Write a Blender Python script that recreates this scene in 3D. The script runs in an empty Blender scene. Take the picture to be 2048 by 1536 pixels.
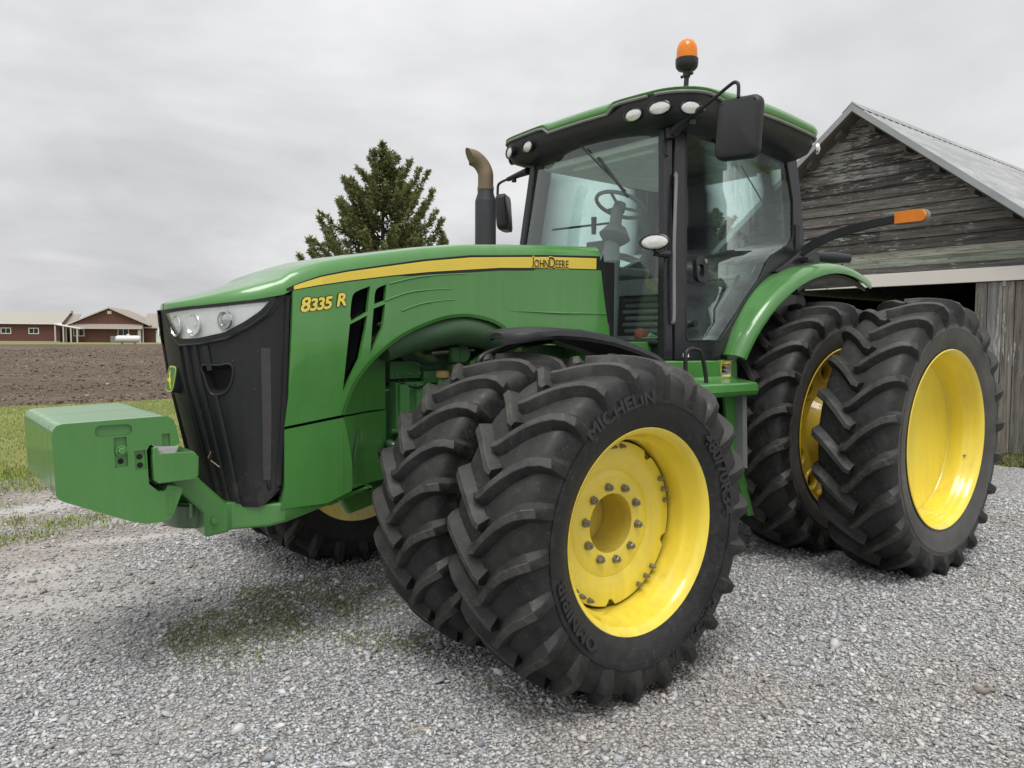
import bpy, math, random
import numpy as np
from mathutils import Vector, Matrix, noise
from mathutils.geometry import tessellate_polygon
random.seed(7); rng = np.random.default_rng(11)
PI = math.pi; R = math.radians
sc = bpy.context.scene
C = sc.collection

# ------------------------------------------------------------------ helpers
class MB:
    """collects shapes, builds one mesh object"""
    def __init__(s): s.v = []; s.f = []; s.m = []
    def add(s, vs, fs, m=0):
        o = len(s.v); s.v += [tuple(p) for p in vs]
        for f in fs: s.f.append(tuple(i + o for i in f)); s.m.append(m)
        return s
    def box(s, x0, x1, y0, y1, z0, z1, m=0, M=None):
        vs = [Vector((x, y, z)) for x in (x0, x1) for y in (y0, y1) for z in (z0, z1)]
        if M is not None: vs = [M @ v for v in vs]
        return s.add(vs, [(0,1,3,2),(4,6,7,5),(0,4,5,1),(2,3,7,6),(0,2,6,4),(1,5,7,3)], m)
    def tube(s, pts, r, n=10, m=0, cap=True, flat=1.0):
        pts = [Vector(p) for p in pts]; k = len(pts)
        rs = r if isinstance(r, (list, tuple)) else [r] * k
        rings = []; up = None
        for i, p in enumerate(pts):
            a = pts[max(i-1, 0)]; b = pts[min(i+1, k-1)]
            t = (b - a).normalized()
            if up is None:
                up = Vector((0,0,1)) if abs(t.z) < .9 else Vector((0,1,0))
            sd = t.cross(up).normalized(); up = sd.cross(t).normalized()
            rings.append([p + (sd * math.cos(2*PI*j/n) + up * math.sin(2*PI*j/n) * flat) * rs[i] for j in range(n)])
        return s.loft(rings, m, cap)
    def loft(s, rings, m=0, cap=True, closed=True):
        n = len(rings[0]); vs = [p for r in rings for p in r]; fs = []
        for i in range(len(rings)-1):
            for j in range(n if closed else n-1):
                a = i*n + j; b = i*n + (j+1) % n
                fs.append((a, b, b+n, a+n))
        if cap and closed:
            fs.append(tuple(range(n-1, -1, -1))); fs.append(tuple((len(rings)-1)*n + j for j in range(n)))
        return s.add(vs, fs, m)
    def lathe(s, prof, n=48, M=None, m=0, a0=0.0, a1=2*PI):
        """prof: (radius, axial) pairs turned about the local Y axis"""
        full = abs(a1 - a0 - 2*PI) < 1e-6
        cnt = n if full else n + 1
        vs = []; k = len(prof)
        for i in range(cnt):
            a = a0 + (a1 - a0) * i / n
            for (r, y) in prof:
                p = Vector((r*math.cos(a), y, r*math.sin(a)))
                vs.append(M @ p if M is not None else p)
        fs = []
        for i in range(n):
            i2 = (i+1) % cnt
            for j in range(k-1):
                fs.append((i*k+j, i*k+j+1, i2*k+j+1, i2*k+j))
        return s.add(vs, fs, m)
    def prism(s, loops, fn, t0, t1, m=0, side_m=None):
        """polygon with holes; fn(a, b, t) maps to 3-D; front at t1, back at t0"""
        tris = tessellate_polygon([[Vector((a, b, 0)) for a, b in L] for L in loops])
        flat = [p for L in loops for p in L]; n = len(flat)
        vs = [fn(a, b, t1) for a, b in flat] + [fn(a, b, t0) for a, b in flat]
        fs = [tuple(t) for t in tris] + [tuple(i + n for i in reversed(t)) for t in tris]
        ms = [m] * len(fs); o = 0
        for L in loops:
            k = len(L)
            for i in range(k):
                j = (i+1) % k
                fs.append((o+i, o+j, o+j+n, o+i+n)); ms.append(m if side_m is None else side_m)
            o += k
        b = len(s.v); s.v += [tuple(p) for p in vs]
        for f, mm in zip(fs, ms): s.f.append(tuple(i + b for i in f)); s.m.append(mm)
        return s
    def prism_curved(s, loops, fn, t0, t1, step, m=0):
        """prism() whose faces carry interior points, so fn may bend them"""
        from mathutils.geometry import delaunay_2d_cdt
        pts = []; ed = []
        for L in loops:
            o = len(pts); k = len(L); pts += [Vector(p) for p in L]; ed += [(o+i, o+(i+1) % k) for i in range(k)]
        a0, a1 = min(p[0] for p in loops[0]), max(p[0] for p in loops[0]); b0, b1 = min(p[1] for p in loops[0]), max(p[1] for p in loops[0])
        def inside(x, y):
            c_ = False
            for L in loops:
                for (p, q), (r_, t_) in zip(L, L[1:] + L[:1]):
                    if (q > y) != (t_ > y) and x < (r_-p)*(y-q)/(t_-q) + p: c_ = not c_
            return c_
        a = a0 + step*.5
        while a < a1:
            b = b0 + step*.5
            while b < b1:
                if inside(a, b): pts.append(Vector((a, b)))
                b += step
            a += step
        V, _, F, _, _, _ = delaunay_2d_cdt(pts, ed, [], 0, 1e-6)
        F = [f for f in F if inside(sum(V[i].x for i in f)/len(f), sum(V[i].y for i in f)/len(f))]
        s.add([fn(v.x, v.y, t1) for v in V], F, m); s.add([fn(v.x, v.y, t0) for v in V], [tuple(reversed(f)) for f in F], m)
        for L in loops:
            L2 = L + [L[0]]; s.loft([[fn(x, y, t1) for x, y in L2], [fn(x, y, t0) for x, y in L2]], m, cap=False, closed=False)
        return s
    def build(s, name, mats, parent=None, ang=35, bevel=0, seg=2, fix=True):
        me = bpy.data.meshes.new(name)
        me.from_pydata([tuple(v) for v in s.v], [], s.f)
        if me.validate(): s.m = s.m if len(s.m) == len(me.polygons) else [0]*len(me.polygons)
        if not isinstance(mats, (list, tuple)): mats = [mats]
        for mt in mats: me.materials.append(mt)
        if len(mats) > 1: me.polygons.foreach_set('material_index', s.m)
        if fix:
            import bmesh
            bm = bmesh.new(); bm.from_mesh(me)
            bmesh.ops.recalc_face_normals(bm, faces=bm.faces); bm.to_mesh(me); bm.free()
        me.polygons.foreach_set('use_smooth', [True] * len(me.polygons))
        if ang < 180: me.set_sharp_from_angle(angle=R(ang))
        me.update()
        o = bpy.data.objects.new(name, me); C.objects.link(o)
        if parent is not None: o.parent = parent
        if bevel:
            b = o.modifiers.new('bevel', 'BEVEL'); b.width = bevel; b.segments = seg
            b.limit_method = 'ANGLE'; b.angle_limit = R(40)
        return o

def fast_mesh(name, V, F, mat, col=None, parent=None, smooth=False, k=None):
    """V (n,3) array, F (m,k) array of equal sized faces, optional per-vertex colour"""
    me = bpy.data.meshes.new(name); k = F.shape[1]
    me.vertices.add(len(V)); me.vertices.foreach_set('co', V.astype(np.float32).ravel())
    me.loops.add(F.size); me.loops.foreach_set('vertex_index', F.astype(np.int32).ravel())
    me.polygons.add(len(F)); me.polygons.foreach_set('loop_start', np.arange(len(F), dtype=np.int32) * k)
    me.polygons.foreach_set('loop_total', np.full(len(F), k, dtype=np.int32))
    if smooth: me.polygons.foreach_set('use_smooth', np.ones(len(F), dtype=bool))
    me.update(calc_edges=True); me.validate()
    if col is not None:
        ca = me.color_attributes.new('tone', 'FLOAT_COLOR', 'POINT')
        ca.data.foreach_set('color', np.c_[col, np.ones(len(col))].astype(np.float32).ravel())
    me.materials.append(mat)
    o = bpy.data.objects.new(name, me); C.objects.link(o)
    if parent is not None: o.parent = parent
    return o

def empty(name, loc=(0,0,0), rz=0, parent=None):
    o = bpy.data.objects.new(name, None); C.objects.link(o)
    o.location = loc; o.rotation_euler = (0, 0, rz); o.empty_display_size = .2
    if parent is not None: o.parent = parent
    return o
def tag(o, label=None, cat=None, group=None, kind=None):
    if label: o['label'] = label
    if cat: o['category'] = cat
    if group: o['group'] = group
    if kind: o['kind'] = kind
    return o
def lerp(a, b, t): return a + (b - a) * t
def interp(x, xs, ys): return float(np.interp(x, xs, ys))
def sstep(a, b, x):
    t = np.clip((x - a) / (b - a), 0, 1); return t*t*(3-2*t)
def spline(pts, n=6, closed=False):
    """Catmull-Rom through the points"""
    P = [Vector(p) for p in pts]; k = len(P); out = []
    for i in range(k if closed else k-1):
        p0 = P[(i-1) % k] if closed or i > 0 else P[0]; p1 = P[i]; p2 = P[(i+1) % k]
        p3 = P[(i+2) % k] if closed or i+2 < k else P[-1]
        for j in range(n):
            t = j / n
            out.append(.5*((2*p1) + (p2-p0)*t + (2*p0-5*p1+4*p2-p3)*t*t + (3*p1-p0-3*p2+p3)*t**3))
    if not closed: out.append(P[-1])
    return out
def sp2(pts, n=6, closed=False): return [(p.x, p.y) for p in spline([(a, b, 0) for a, b in pts], n, closed)]
def rrect(a0, a1, b0, b1, r, n=5):
    out = []
    for cx, cy, s in ((a1-r, b1-r, 0), (a0+r, b1-r, 1), (a0+r, b0+r, 2), (a1-r, b0+r, 3)):
        for i in range(n+1):
            t = (s + i/n) * PI/2; out.append((cx + r*math.cos(t), cy + r*math.sin(t)))
    return out
def circle(cx, cy, r, n=20, ry=None):
    ry = ry or r
    return [(cx + r*math.cos(2*PI*i/n), cy + ry*math.sin(2*PI*i/n)) for i in range(n)]

# ------------------------------------------------------------------ materials
class NT:
    def __init__(s, name):
        s.mat = bpy.data.materials.new(name); s.mat.use_nodes = True
        s.t = s.mat.node_tree; s.t.nodes.clear()
        s.out = s.t.nodes.new('ShaderNodeOutputMaterial')
        s.b = s.t.nodes.new('ShaderNodeBsdfPrincipled'); s.t.links.new(s.b.outputs[0], s.out.inputs[0])
        s.co = s.t.nodes.new('ShaderNodeTexCoord').outputs['Object']
    def n(s, kind, **kw):
        nd = s.t.nodes.new('ShaderNode' + kind)
        for k, v in kw.items():
            if k.startswith('i_'):
                key = k[2:]; nd.inputs[int(key) if key.isdigit() else key].default_value = v
            else: setattr(nd, k, v)
        return nd
    def l(s, a, b): s.t.links.new(a, b)
    def noise(s, scale, detail=4, rough=.55, co=None, dist=0):
        nd = s.n('TexNoise'); nd.inputs['Scale'].default_value = scale; nd.inputs['Detail'].default_value = detail
        nd.inputs['Roughness'].default_value = rough; nd.inputs['Distortion'].default_value = dist
        s.l(co if co is not None else s.co, nd.inputs['Vector']); return nd.outputs['Fac']
    def map(s, scale=(1,1,1), loc=(0,0,0), rot=(0,0,0), co=None):
        nd = s.n('Mapping'); nd.inputs['Scale'].default_value = scale; nd.inputs['Location'].default_value = loc
        nd.inputs['Rotation'].default_value = rot
        s.l(co if co is not None else s.co, nd.inputs[0]); return nd.outputs[0]
    def ramp(s, fac, stops):
        nd = s.n('ValToRGB'); cr = nd.color_ramp
        while len(cr.elements) < len(stops): cr.elements.new(.5)
        for e, (p, c) in zip(cr.elements, stops):
            e.position = p; e.color = (c, c, c, 1) if isinstance(c, (int, float)) else (*c, 1)
        s.l(fac, nd.inputs[0]); return nd.outputs[0]
    def mix(s, fac, a, b, mode='MIX'):
        nd = s.n('Mix'); nd.data_type = 'RGBA'; nd.blend_type = mode
        for sock, v in ((nd.inputs[0], fac), (nd.inputs[6], a), (nd.inputs[7], b)):
            if hasattr(v, 'is_linked'): s.l(v, sock)
            elif isinstance(v, (int, float)): sock.default_value = v if sock == nd.inputs[0] else (v, v, v, 1)
            else: sock.default_value = (*v, 1)
        return nd.outputs[2]
    def math(s, op, a, b=None, clamp=False):
        nd = s.n('Math'); nd.operation = op; nd.use_clamp = clamp
        for i, v in enumerate((a, b)):
            if v is None: continue
            if hasattr(v, 'is_linked'): s.l(v, nd.inputs[i])
            else: nd.inputs[i].default_value = v
        return nd.outputs[0]
    def bump(s, h, strength=.3, dist=.01, normal=None):
        nd = s.n('Bump'); nd.inputs['Strength'].default_value = strength; nd.inputs['Distance'].default_value = dist
        s.l(h, nd.inputs['Height'])
        if normal is not None: s.l(normal, nd.inputs['Normal'])
        s.l(nd.outputs[0], s.b.inputs['Normal']); return nd.outputs[0]
    def set(s, **kw):
        for k, v in kw.items():
            sock = s.b.inputs[k.replace('_', ' ')]
            if hasattr(v, 'is_linked'): s.l(v, sock)
            elif isinstance(v, tuple) and len(v) == 3: sock.default_value = (*v, 1)
            else: sock.default_value = v
        return s
    def attr(s, name='tone'):
        nd = s.n('Attribute'); nd.attribute_name = name; return nd.outputs['Color']
    def geo(s): return s.n('NewGeometry')
    def sep(s, v):
        nd = s.n('SeparateXYZ'); s.l(v, nd.inputs[0]); return nd.outputs

def plain(name, col, rough=.5, metal=0, var=.25, scale=8, spec=.5, coat=0, bump=0):
    t = NT(name); f = t.noise(scale, 5)
    c = t.mix(f, tuple(x*(1-var) for x in col), tuple(min(1, x*(1+var)) for x in col))
    t.set(Base_Color=c, Metallic=metal, Specular_IOR_Level=spec, Coat_Weight=coat)
    t.l(t.ramp(t.noise(scale*2.3, 4), [(.3, max(0, rough-.1)), (.7, min(1, rough+.1))]), t.b.inputs['Roughness'])
    if bump: t.bump(t.noise(scale*12, 3), .4, bump)
    return t.mat

def paint(name, col, dust=(.30, .29, .24), amount=.35, rough=.36):
    t = NT(name); g = t.geo(); z = t.sep(g.outputs['Position'])[2]
    nz = t.sep(g.outputs['Normal'])[2]
    big = t.noise(1.6, 4); streak = t.noise(5, 5, .6, t.map((3.5, 3.5, .35)))
    fine = t.noise(70, 2)
    c = t.mix(t.ramp(big, [(.3, 0), (.7, 1)]), tuple(x*.9 for x in col), tuple(x*1.08 for x in col))
    low = t.ramp(z, [(.0, 1), (1.0, .25)])
    d = t.math('MULTIPLY', t.ramp(streak, [(.45, 0), (.8, 1)]), low)
    d = t.math('MULTIPLY', d, amount)
    up = t.math('MULTIPLY', t.ramp(nz, [(.5, 0), (1., 1)]), .05)
    d = t.math('ADD', d, up, True)
    c = t.mix(d, c, dust)
    c = t.mix(t.math('MULTIPLY', t.ramp(fine, [(.70, 0), (.74, 1)]), .12), c, (.35, .34, .3))
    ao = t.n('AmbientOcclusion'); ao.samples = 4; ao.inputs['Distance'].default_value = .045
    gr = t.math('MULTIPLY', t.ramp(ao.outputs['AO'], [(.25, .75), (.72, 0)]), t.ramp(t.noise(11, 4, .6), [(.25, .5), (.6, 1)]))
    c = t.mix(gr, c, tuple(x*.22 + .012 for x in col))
    scr = t.noise(1.0, 3, .5, t.map((45, 7, 45), rot=(.5, .3, .7))); c = t.mix(t.math('MULTIPLY', t.ramp(scr, [(.72, 0), (.76, 1)]), .16), c, (.10, .10, .07))
    t.set(Base_Color=c, Coat_Weight=.8, Coat_Roughness=.07, Specular_IOR_Level=.5)
    t.l(t.ramp(t.noise(6, 4), [(.25, rough-.08), (.75, rough+.14)]), t.b.inputs['Roughness'])
    t.bump(t.noise(240, 2), .03, .002)
    return t.mat

def rubber(name, base, mud=0.0, dusty=.5):
    t = NT(name); z = t.sep(t.geo().outputs['Position'])[2]
    n1 = t.noise(3.2, 6, .6); n2 = t.noise(26, 5, .65); n3 = t.noise(120, 3)
    c = t.mix(t.ramp(n1, [(.35, 0), (.68, 1)]), tuple(b*.65 for b in base), tuple(b*1.45 for b in base))
    c = t.mix(t.math('MULTIPLY', t.ramp(n2, [(.45, 0), (.75, 1)]), dusty*.45), c, (.085, .083, .078))
    sp = t.math('MULTIPLY', t.ramp(n3, [(.64, 0), (.70, 1)]), t.ramp(n2, [(.45, 0), (.6, 1)]))
    c = t.mix(t.math('MULTIPLY', sp, .45+mud*.8), c, (.24, .22, .17))
    up = t.math('MULTIPLY', t.ramp(t.sep(t.geo().outputs['Normal'])[2], [(.15, 0), (.9, 1)]), t.ramp(n1, [(.3, .15), (.7, .6)])); c = t.mix(up, c, (.060, .060, .056))
    if mud:
        mm = t.math('MULTIPLY', t.ramp(t.noise(9, 6, .7), [(.38, 0), (.6, 1)]), mud)
        c = t.mix(mm, c, (.095, .090, .078))
    t.set(Base_Color=c, Specular_IOR_Level=.42)
    t.l(t.ramp(n2, [(.3, .40), (.75, .75)]), t.b.inputs['Roughness'])
    h = t.mix(.5, n2, n3); t.bump(h, .25 + mud*.4, .006)
    return t.mat

def glass(name, tint, refl=1.0, milk=0.0):
    t = NT(name); t.t.nodes.remove(t.b)
    tr = t.n('BsdfTransparent'); tr.inputs[0].default_value = (*tint, 1)
    gl = t.n('BsdfGlossy'); gl.inputs['Roughness'].default_value = .01; gl.inputs[0].default_value = (.9, .97, .95, 1)
    g = t.geo(); dt = t.n('VectorMath'); dt.operation = 'DOT_PRODUCT'; t.l(g.outputs['Normal'], dt.inputs[0]); t.l(g.outputs['Incoming'], dt.inputs[1])
    f = t.math('POWER', t.math('SUBTRACT', 1.0, t.math('ABSOLUTE', dt.outputs['Value']), True), 4.0)
    f = t.math('MULTIPLY', t.math('ADD', t.math('MULTIPLY', f, .9), .06), 1.35*refl, True)
    dirt = t.n('BsdfDiffuse'); dirt.inputs[0].default_value = (.42, .45, .43, 1) if not milk else (.8, .8, .8, 1)
    mx = t.n('MixShader'); t.l(f, mx.inputs[0]); t.l(tr.outputs[0], mx.inputs[1]); t.l(gl.outputs[0], mx.inputs[2])
    m2 = t.n('MixShader')
    t.l(t.ramp(t.noise(3, 5, .65), [(.35, .004+milk), (.8, .04+milk)]), m2.inputs[0])
    t.l(mx.outputs[0], m2.inputs[1]); t.l(dirt.outputs[0], m2.inputs[2]); t.l(m2.outputs[0], t.out.inputs[0])
    return t.mat

def m_grille():
    t = NT('grille_mesh'); z = t.sep(t.co)[2]; st = t.noise(4, 5, .65, t.map((6, 6, .5))); fine = t.noise(60, 3)
    c = t.mix(t.ramp(st, [(.45, 0), (.8, 1)]), (.014, .015, .017), (.022, .022, .023))
    low = t.math('MULTIPLY', t.ramp(z, [(.75, .5), (1.0, .0)]), t.ramp(t.noise(14, 5, .7), [(.4, 0), (.7, 1)])); c = t.mix(low, c, (.12, .11, .095))
    c = t.mix(t.math('MULTIPLY', t.ramp(fine, [(.70, 0), (.73, 1)]), .3), c, (.3, .29, .26))
    w = t.n('TexVoronoi'); w.inputs['Scale'].default_value = 260; t.l(t.co, w.inputs['Vector'])
    t.set(Base_Color=c, Specular_IOR_Level=.4); t.l(t.ramp(st, [(.3, .42), (.7, .52)]), t.b.inputs['Roughness']); t.bump(w.outputs['Distance'], .35, .002); return t.mat
GREEN = (.064, .238, .046)
M = {}
M['green'] = paint('green_paint', GREEN)
M['green_dark'] = paint('engine_green', (.022, .10, .028), amount=.8, rough=.5)
M['yellow'] = paint('yellow_paint', (.87, .685, .06), dust=(.30, .22, .08), amount=.45, rough=.34)
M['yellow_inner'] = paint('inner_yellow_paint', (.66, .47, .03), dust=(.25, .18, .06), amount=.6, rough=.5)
M['rubber'] = rubber('tyre_rubber', (.0095, .0098, .0106), .12, .5)
M['lug'] = rubber('tyre_lug_rubber', (.0175, .0175, .018), .5, 1.0)
M['sidewall'] = rubber('tyre_sidewall_rubber', (.0125, .0127, .0135), 0, .6)
M['sidewall_dusty'] = rubber('dusty_sidewall_rubber', (.068, .067, .065), 0, 1.2)
M['tyre_text'] = plain('tyre_lettering', (.026, .026, .027), .6)
M['tyre_patch'] = plain('worn_tyre_band', (.034, .034, .035), .6, scale=14)
M['black'] = plain('black_plastic', (.016, .017, .019), .45, scale=5)
M['grille'] = m_grille()
M['dark'] = plain('dark_cavity', (.006, .006, .007), .8)
M['blackgloss'] = plain('black_frame_paint', (.014, .015, .018), .3, scale=4)
M['grey'] = plain('grey_plastic', (.21, .215, .21), .6)
M['greyl'] = plain('light_grey_trim', (.74, .76, .75), .7)
M['chrome'] = plain('chrome_reflector', (.82, .83, .84), .12, 1, var=.08)
M['steel'] = plain('steel_bolt', (.32, .31, .29), .4, .8)
M['rust'] = plain('exhaust_tan_metal', (.20, .155, .10), .55, .4, scale=6)
M['muffler'] = plain('grey_muffler', (.045, .048, .053), .5, .3, scale=4)
M['white'] = plain('white_paint', (.78, .78, .76), .5, var=.06)
M['fabric'] = plain('seat_fabric', (.24, .245, .24), .9, scale=20, bump=.003)
M['decal_yellow'] = plain('stripe_yellow', (.88, .69, .10), .4, var=.05)
M['decal_black'] = plain('stripe_black', (.012, .012, .012), .4)
M['glass'] = glass('cab_glass', (.875, .985, .96))
M['lens'] = glass('clear_lens', (.92, .94, .94), .5, .16)
M['red'] = plain('red_lens', (.35, .02, .015), .25)
def amber():
    t = NT('amber_lens'); c = t.mix(t.noise(14, 3), (.85, .20, .004), (1., .34, .01))
    t.set(Base_Color=c, Roughness=.16, Subsurface_Weight=.25, Transmission_Weight=.15); t.b.inputs['Subsurface Radius'].default_value = (.05, .02, .004)
    return t.mat
M['amber'] = amber()
def lamp_glass():
    t = NT('ribbed_lamp'); w = t.n('TexVoronoi'); w.inputs['Scale'].default_value = 90; t.l(t.co, w.inputs['Vector'])
    c = t.mix(t.noise(25, 2), (.55, .55, .53), (.95, .95, .92))
    t.set(Base_Color=c, Metallic=.75, Roughness=.22); t.bump(w.outputs['Distance'], .2, .003)
    return t.mat
M['lampface'] = lamp_glass()

# ------------------------------------------------------------------ world, sun, camera
W = bpy.data.worlds.new('World'); sc.world = W; W.use_nodes = True
wt = W.node_tree; wt.nodes.clear()
wo = wt.nodes.new('ShaderNodeOutputWorld'); bg = wt.nodes.new('ShaderNodeBackground'); wt.links.new(bg.outputs[0], wo.inputs[0])
SUN_EL, SUN_AZ = R(66), R(48)          # direction towards the sun, azimuth from +X towards +Y
sky = wt.nodes.new('ShaderNodeTexSky'); sky.sky_type = 'NISHITA'; sky.sun_disc = False
sky.sun_elevation = SUN_EL; sky.sun_rotation = PI/2 - SUN_AZ; sky.dust_density = 4; sky.air_density = 1.5
tc = wt.nodes.new('ShaderNodeTexCoord'); sp = wt.nodes.new('ShaderNodeSeparateXYZ'); wt.links.new(tc.outputs['Generated'], sp.inputs[0])
def wmath(op, a, b):
    nd = wt.nodes.new('ShaderNodeMath'); nd.operation = op
    for i, v in enumerate((a, b)):
        if hasattr(v, 'is_linked'): wt.links.new(v, nd.inputs[i])
        else: nd.inputs[i].default_value = v
    return nd.outputs[0]
zz = wmath('ADD', wmath('MAXIMUM', sp.outputs[2], 0.0), .22)
cmb = wt.nodes.new('ShaderNodeCombineXYZ')
wt.links.new(wmath('DIVIDE', sp.outputs[0], zz), cmb.inputs[0]); wt.links.new(wmath('DIVIDE', sp.outputs[1], zz), cmb.inputs[1])
def wnoise(s, d, r):
    nd = wt.nodes.new('ShaderNodeTexNoise'); nd.inputs['Scale'].default_value = s; nd.inputs['Detail'].default_value = d
    nd.inputs['Roughness'].default_value = r; nd.inputs['Distortion'].default_value = .4
    wt.links.new(cmb.outputs[0], nd.inputs['Vector']); return nd.outputs['Fac']
def wramp(f, stops):
    nd = wt.nodes.new('ShaderNodeValToRGB')
    while len(nd.color_ramp.elements) < len(stops): nd.color_ramp.elements.new(.5)
    for e, (p, c) in zip(nd.color_ramp.elements, stops): e.position = p; e.color = (*c, 1)
    wt.links.new(f, nd.inputs[0]); return nd.outputs[0]
def wmix(f, a, b, mode='MIX'):
    nd = wt.nodes.new('ShaderNodeMix'); nd.data_type = 'RGBA'; nd.blend_type = mode
    for s_, v in ((nd.inputs[0], f), (nd.inputs[6], a), (nd.inputs[7], b)):
        if hasattr(v, 'is_linked'): wt.links.new(v, s_)
        elif isinstance(v, float): s_.default_value = v
        else: s_.default_value = (*v, 1)
    return nd.outputs[2]
elev = wramp(sp.outputs[2], [(0.0, (.53, .532, .54)), (.09, (.575, .577, .585)), (.22, (.68, .68, .682)), (.42, (.78, .78, .78)), (.8, (.90, .90, .90))])
cl = wramp(wnoise(.9, 5, .55), [(.30, (.78, .785, .80)), (.50, (.97, .97, .98)), (.70, (1.18, 1.18, 1.18))])
cl2 = wramp(wnoise(3.2, 4, .5), [(.3, (.95, .95, .955)), (.7, (1.055, 1.055, 1.05))])
cloud = wmix(1.0, wmix(1.0, elev, cl, 'MULTIPLY'), cl2, 'MULTIPLY')
sc10 = wt.nodes.new('ShaderNodeVectorMath'); sc10.operation = 'SCALE'; sc10.inputs['Scale'].default_value = 12.0
wt.links.new(cloud, sc10.inputs[0])
wt.links.new(wmix(.95, sky.outputs[0], sc10.outputs[0]), bg.inputs[0]); bg.inputs[1].default_value = .1

ld = bpy.data.lights.new('sun', 'SUN'); ld.energy = 2.1; ld.angle = R(28); ld.color = (1, .975, .94)
sun = bpy.data.objects.new('sun', ld); C.objects.link(sun); sun.location = (0, 0, 20)
sdir = Vector((math.cos(SUN_EL)*math.cos(SUN_AZ), math.cos(SUN_EL)*math.sin(SUN_AZ), math.sin(SUN_EL)))
sun.rotation_euler = sdir.to_track_quat('Z', 'Y').to_euler()

cd = bpy.data.cameras.new('camera'); cam = bpy.data.objects.new('camera', cd); C.objects.link(cam); sc.camera = cam
CAM = Vector((5.5471, 4.0400, 1.5870)); yaw, pitch, roll = -2.24671, -.058402, .0056456
d = Vector((math.cos(yaw)*math.cos(pitch), math.sin(yaw)*math.cos(pitch), math.sin(pitch)))
r_ = Vector((math.sin(yaw), -math.cos(yaw), 0)); u_ = r_.cross(d)
r2 = r_*math.cos(roll) + u_*math.sin(roll); u2 = -r_*math.sin(roll) + u_*math.cos(roll)
mw = Matrix((r2, u2, -d)).transposed().to_4x4(); mw.translation = CAM; cam.matrix_world = mw
cd.sensor_fit = 'HORIZONTAL'; cd.sensor_width = 36; cd.lens = 1529.4 / 2048 * 36
cd.clip_start = .05; cd.clip_end = 5000
sc.view_settings.view_transform = 'Standard'; sc.view_settings.look = 'None'; sc.view_settings.exposure = 0
sc.render.resolution_x = 1024; sc.render.resolution_y = 768
sc.cycles.transparent_max_bounces = 16; sc.cycles.max_bounces = 8

def text_geo(body, size=1.0):
    """outline of a line of lettering as (verts2d, faces), from Blender's built-in face"""
    cu = bpy.data.curves.new('lettering', 'FONT'); cu.body = body; cu.size = size; cu.resolution_u = 3
    ob = bpy.data.objects.new('lettering', cu); C.objects.link(ob)
    dg = bpy.context.evaluated_depsgraph_get(); me = ob.evaluated_get(dg).to_mesh()
    vs = [(v.co.x, v.co.y) for v in me.vertices]; fs = [tuple(p.vertices) for p in me.polygons]
    ob.evaluated_get(dg).to_mesh_clear(); bpy.data.objects.remove(ob); bpy.data.curves.remove(cu)
    return vs, fs
def text_norm(body):
    """lettering scaled to a unit box: x 0..aspect, y 0..1 over capital height"""
    vs, fs = text_geo(body); xs = [v[0] for v in vs]; ys = [v[1] for v in vs]
    h = max(ys) - min(ys); return [((x-min(xs))/h, (y-min(ys))/h) for x, y in vs], fs, (max(xs)-min(xs))/h
# ------------------------------------------------------------------ tractor root
T = empty('tractor')
tag(T, 'green row-crop tractor with dual yellow wheels and front weights parked on the gravel', 'tractor')

# ------------------------------------------------------------------ wheels
def tyre_profile(Rc, W, Rr):
    h = W/2
    pts = [(0, Rc), (.45*h, Rc-.005), (.78*h, Rc-.02), (.93*h, Rc-.045), (1.0*h, Rc-.085), (1.045*h, Rc-.16),
           (1.05*h, lerp(Rr, Rc, .48)), (1.0*h, lerp(Rr, Rc, .24)), (.93*h, lerp(Rr, Rc, .09)), (.87*h, Rr-.006)]
    P = sp2(pts, 5)
    L = [0]
    for a, b in zip(P, P[1:]): L.append(L[-1] + math.hypot(b[0]-a[0], b[1]-a[1]))
    return P, L
def prof_at(P, L, q):
    s = -1 if q < 0 else 1; q = min(abs(q), L[-1]*.999)
    u = interp(q, L, [p[0] for p in P]); r = interp(q, L, [p[1] for p in P])
    e = .004; u1 = interp(q+e, L, [p[0] for p in P]); r1 = interp(q+e, L, [p[1] for p in P])
    t = Vector((u1-u, r1-r)).normalized(); n = Vector((-t.y, t.x))
    if n.y < 0 and abs(n.x) < .2: n = -n
    if n.x < 0 and q > .1: n = -n
    return s*u, r, Vector((s*n.x, n.y))
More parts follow.
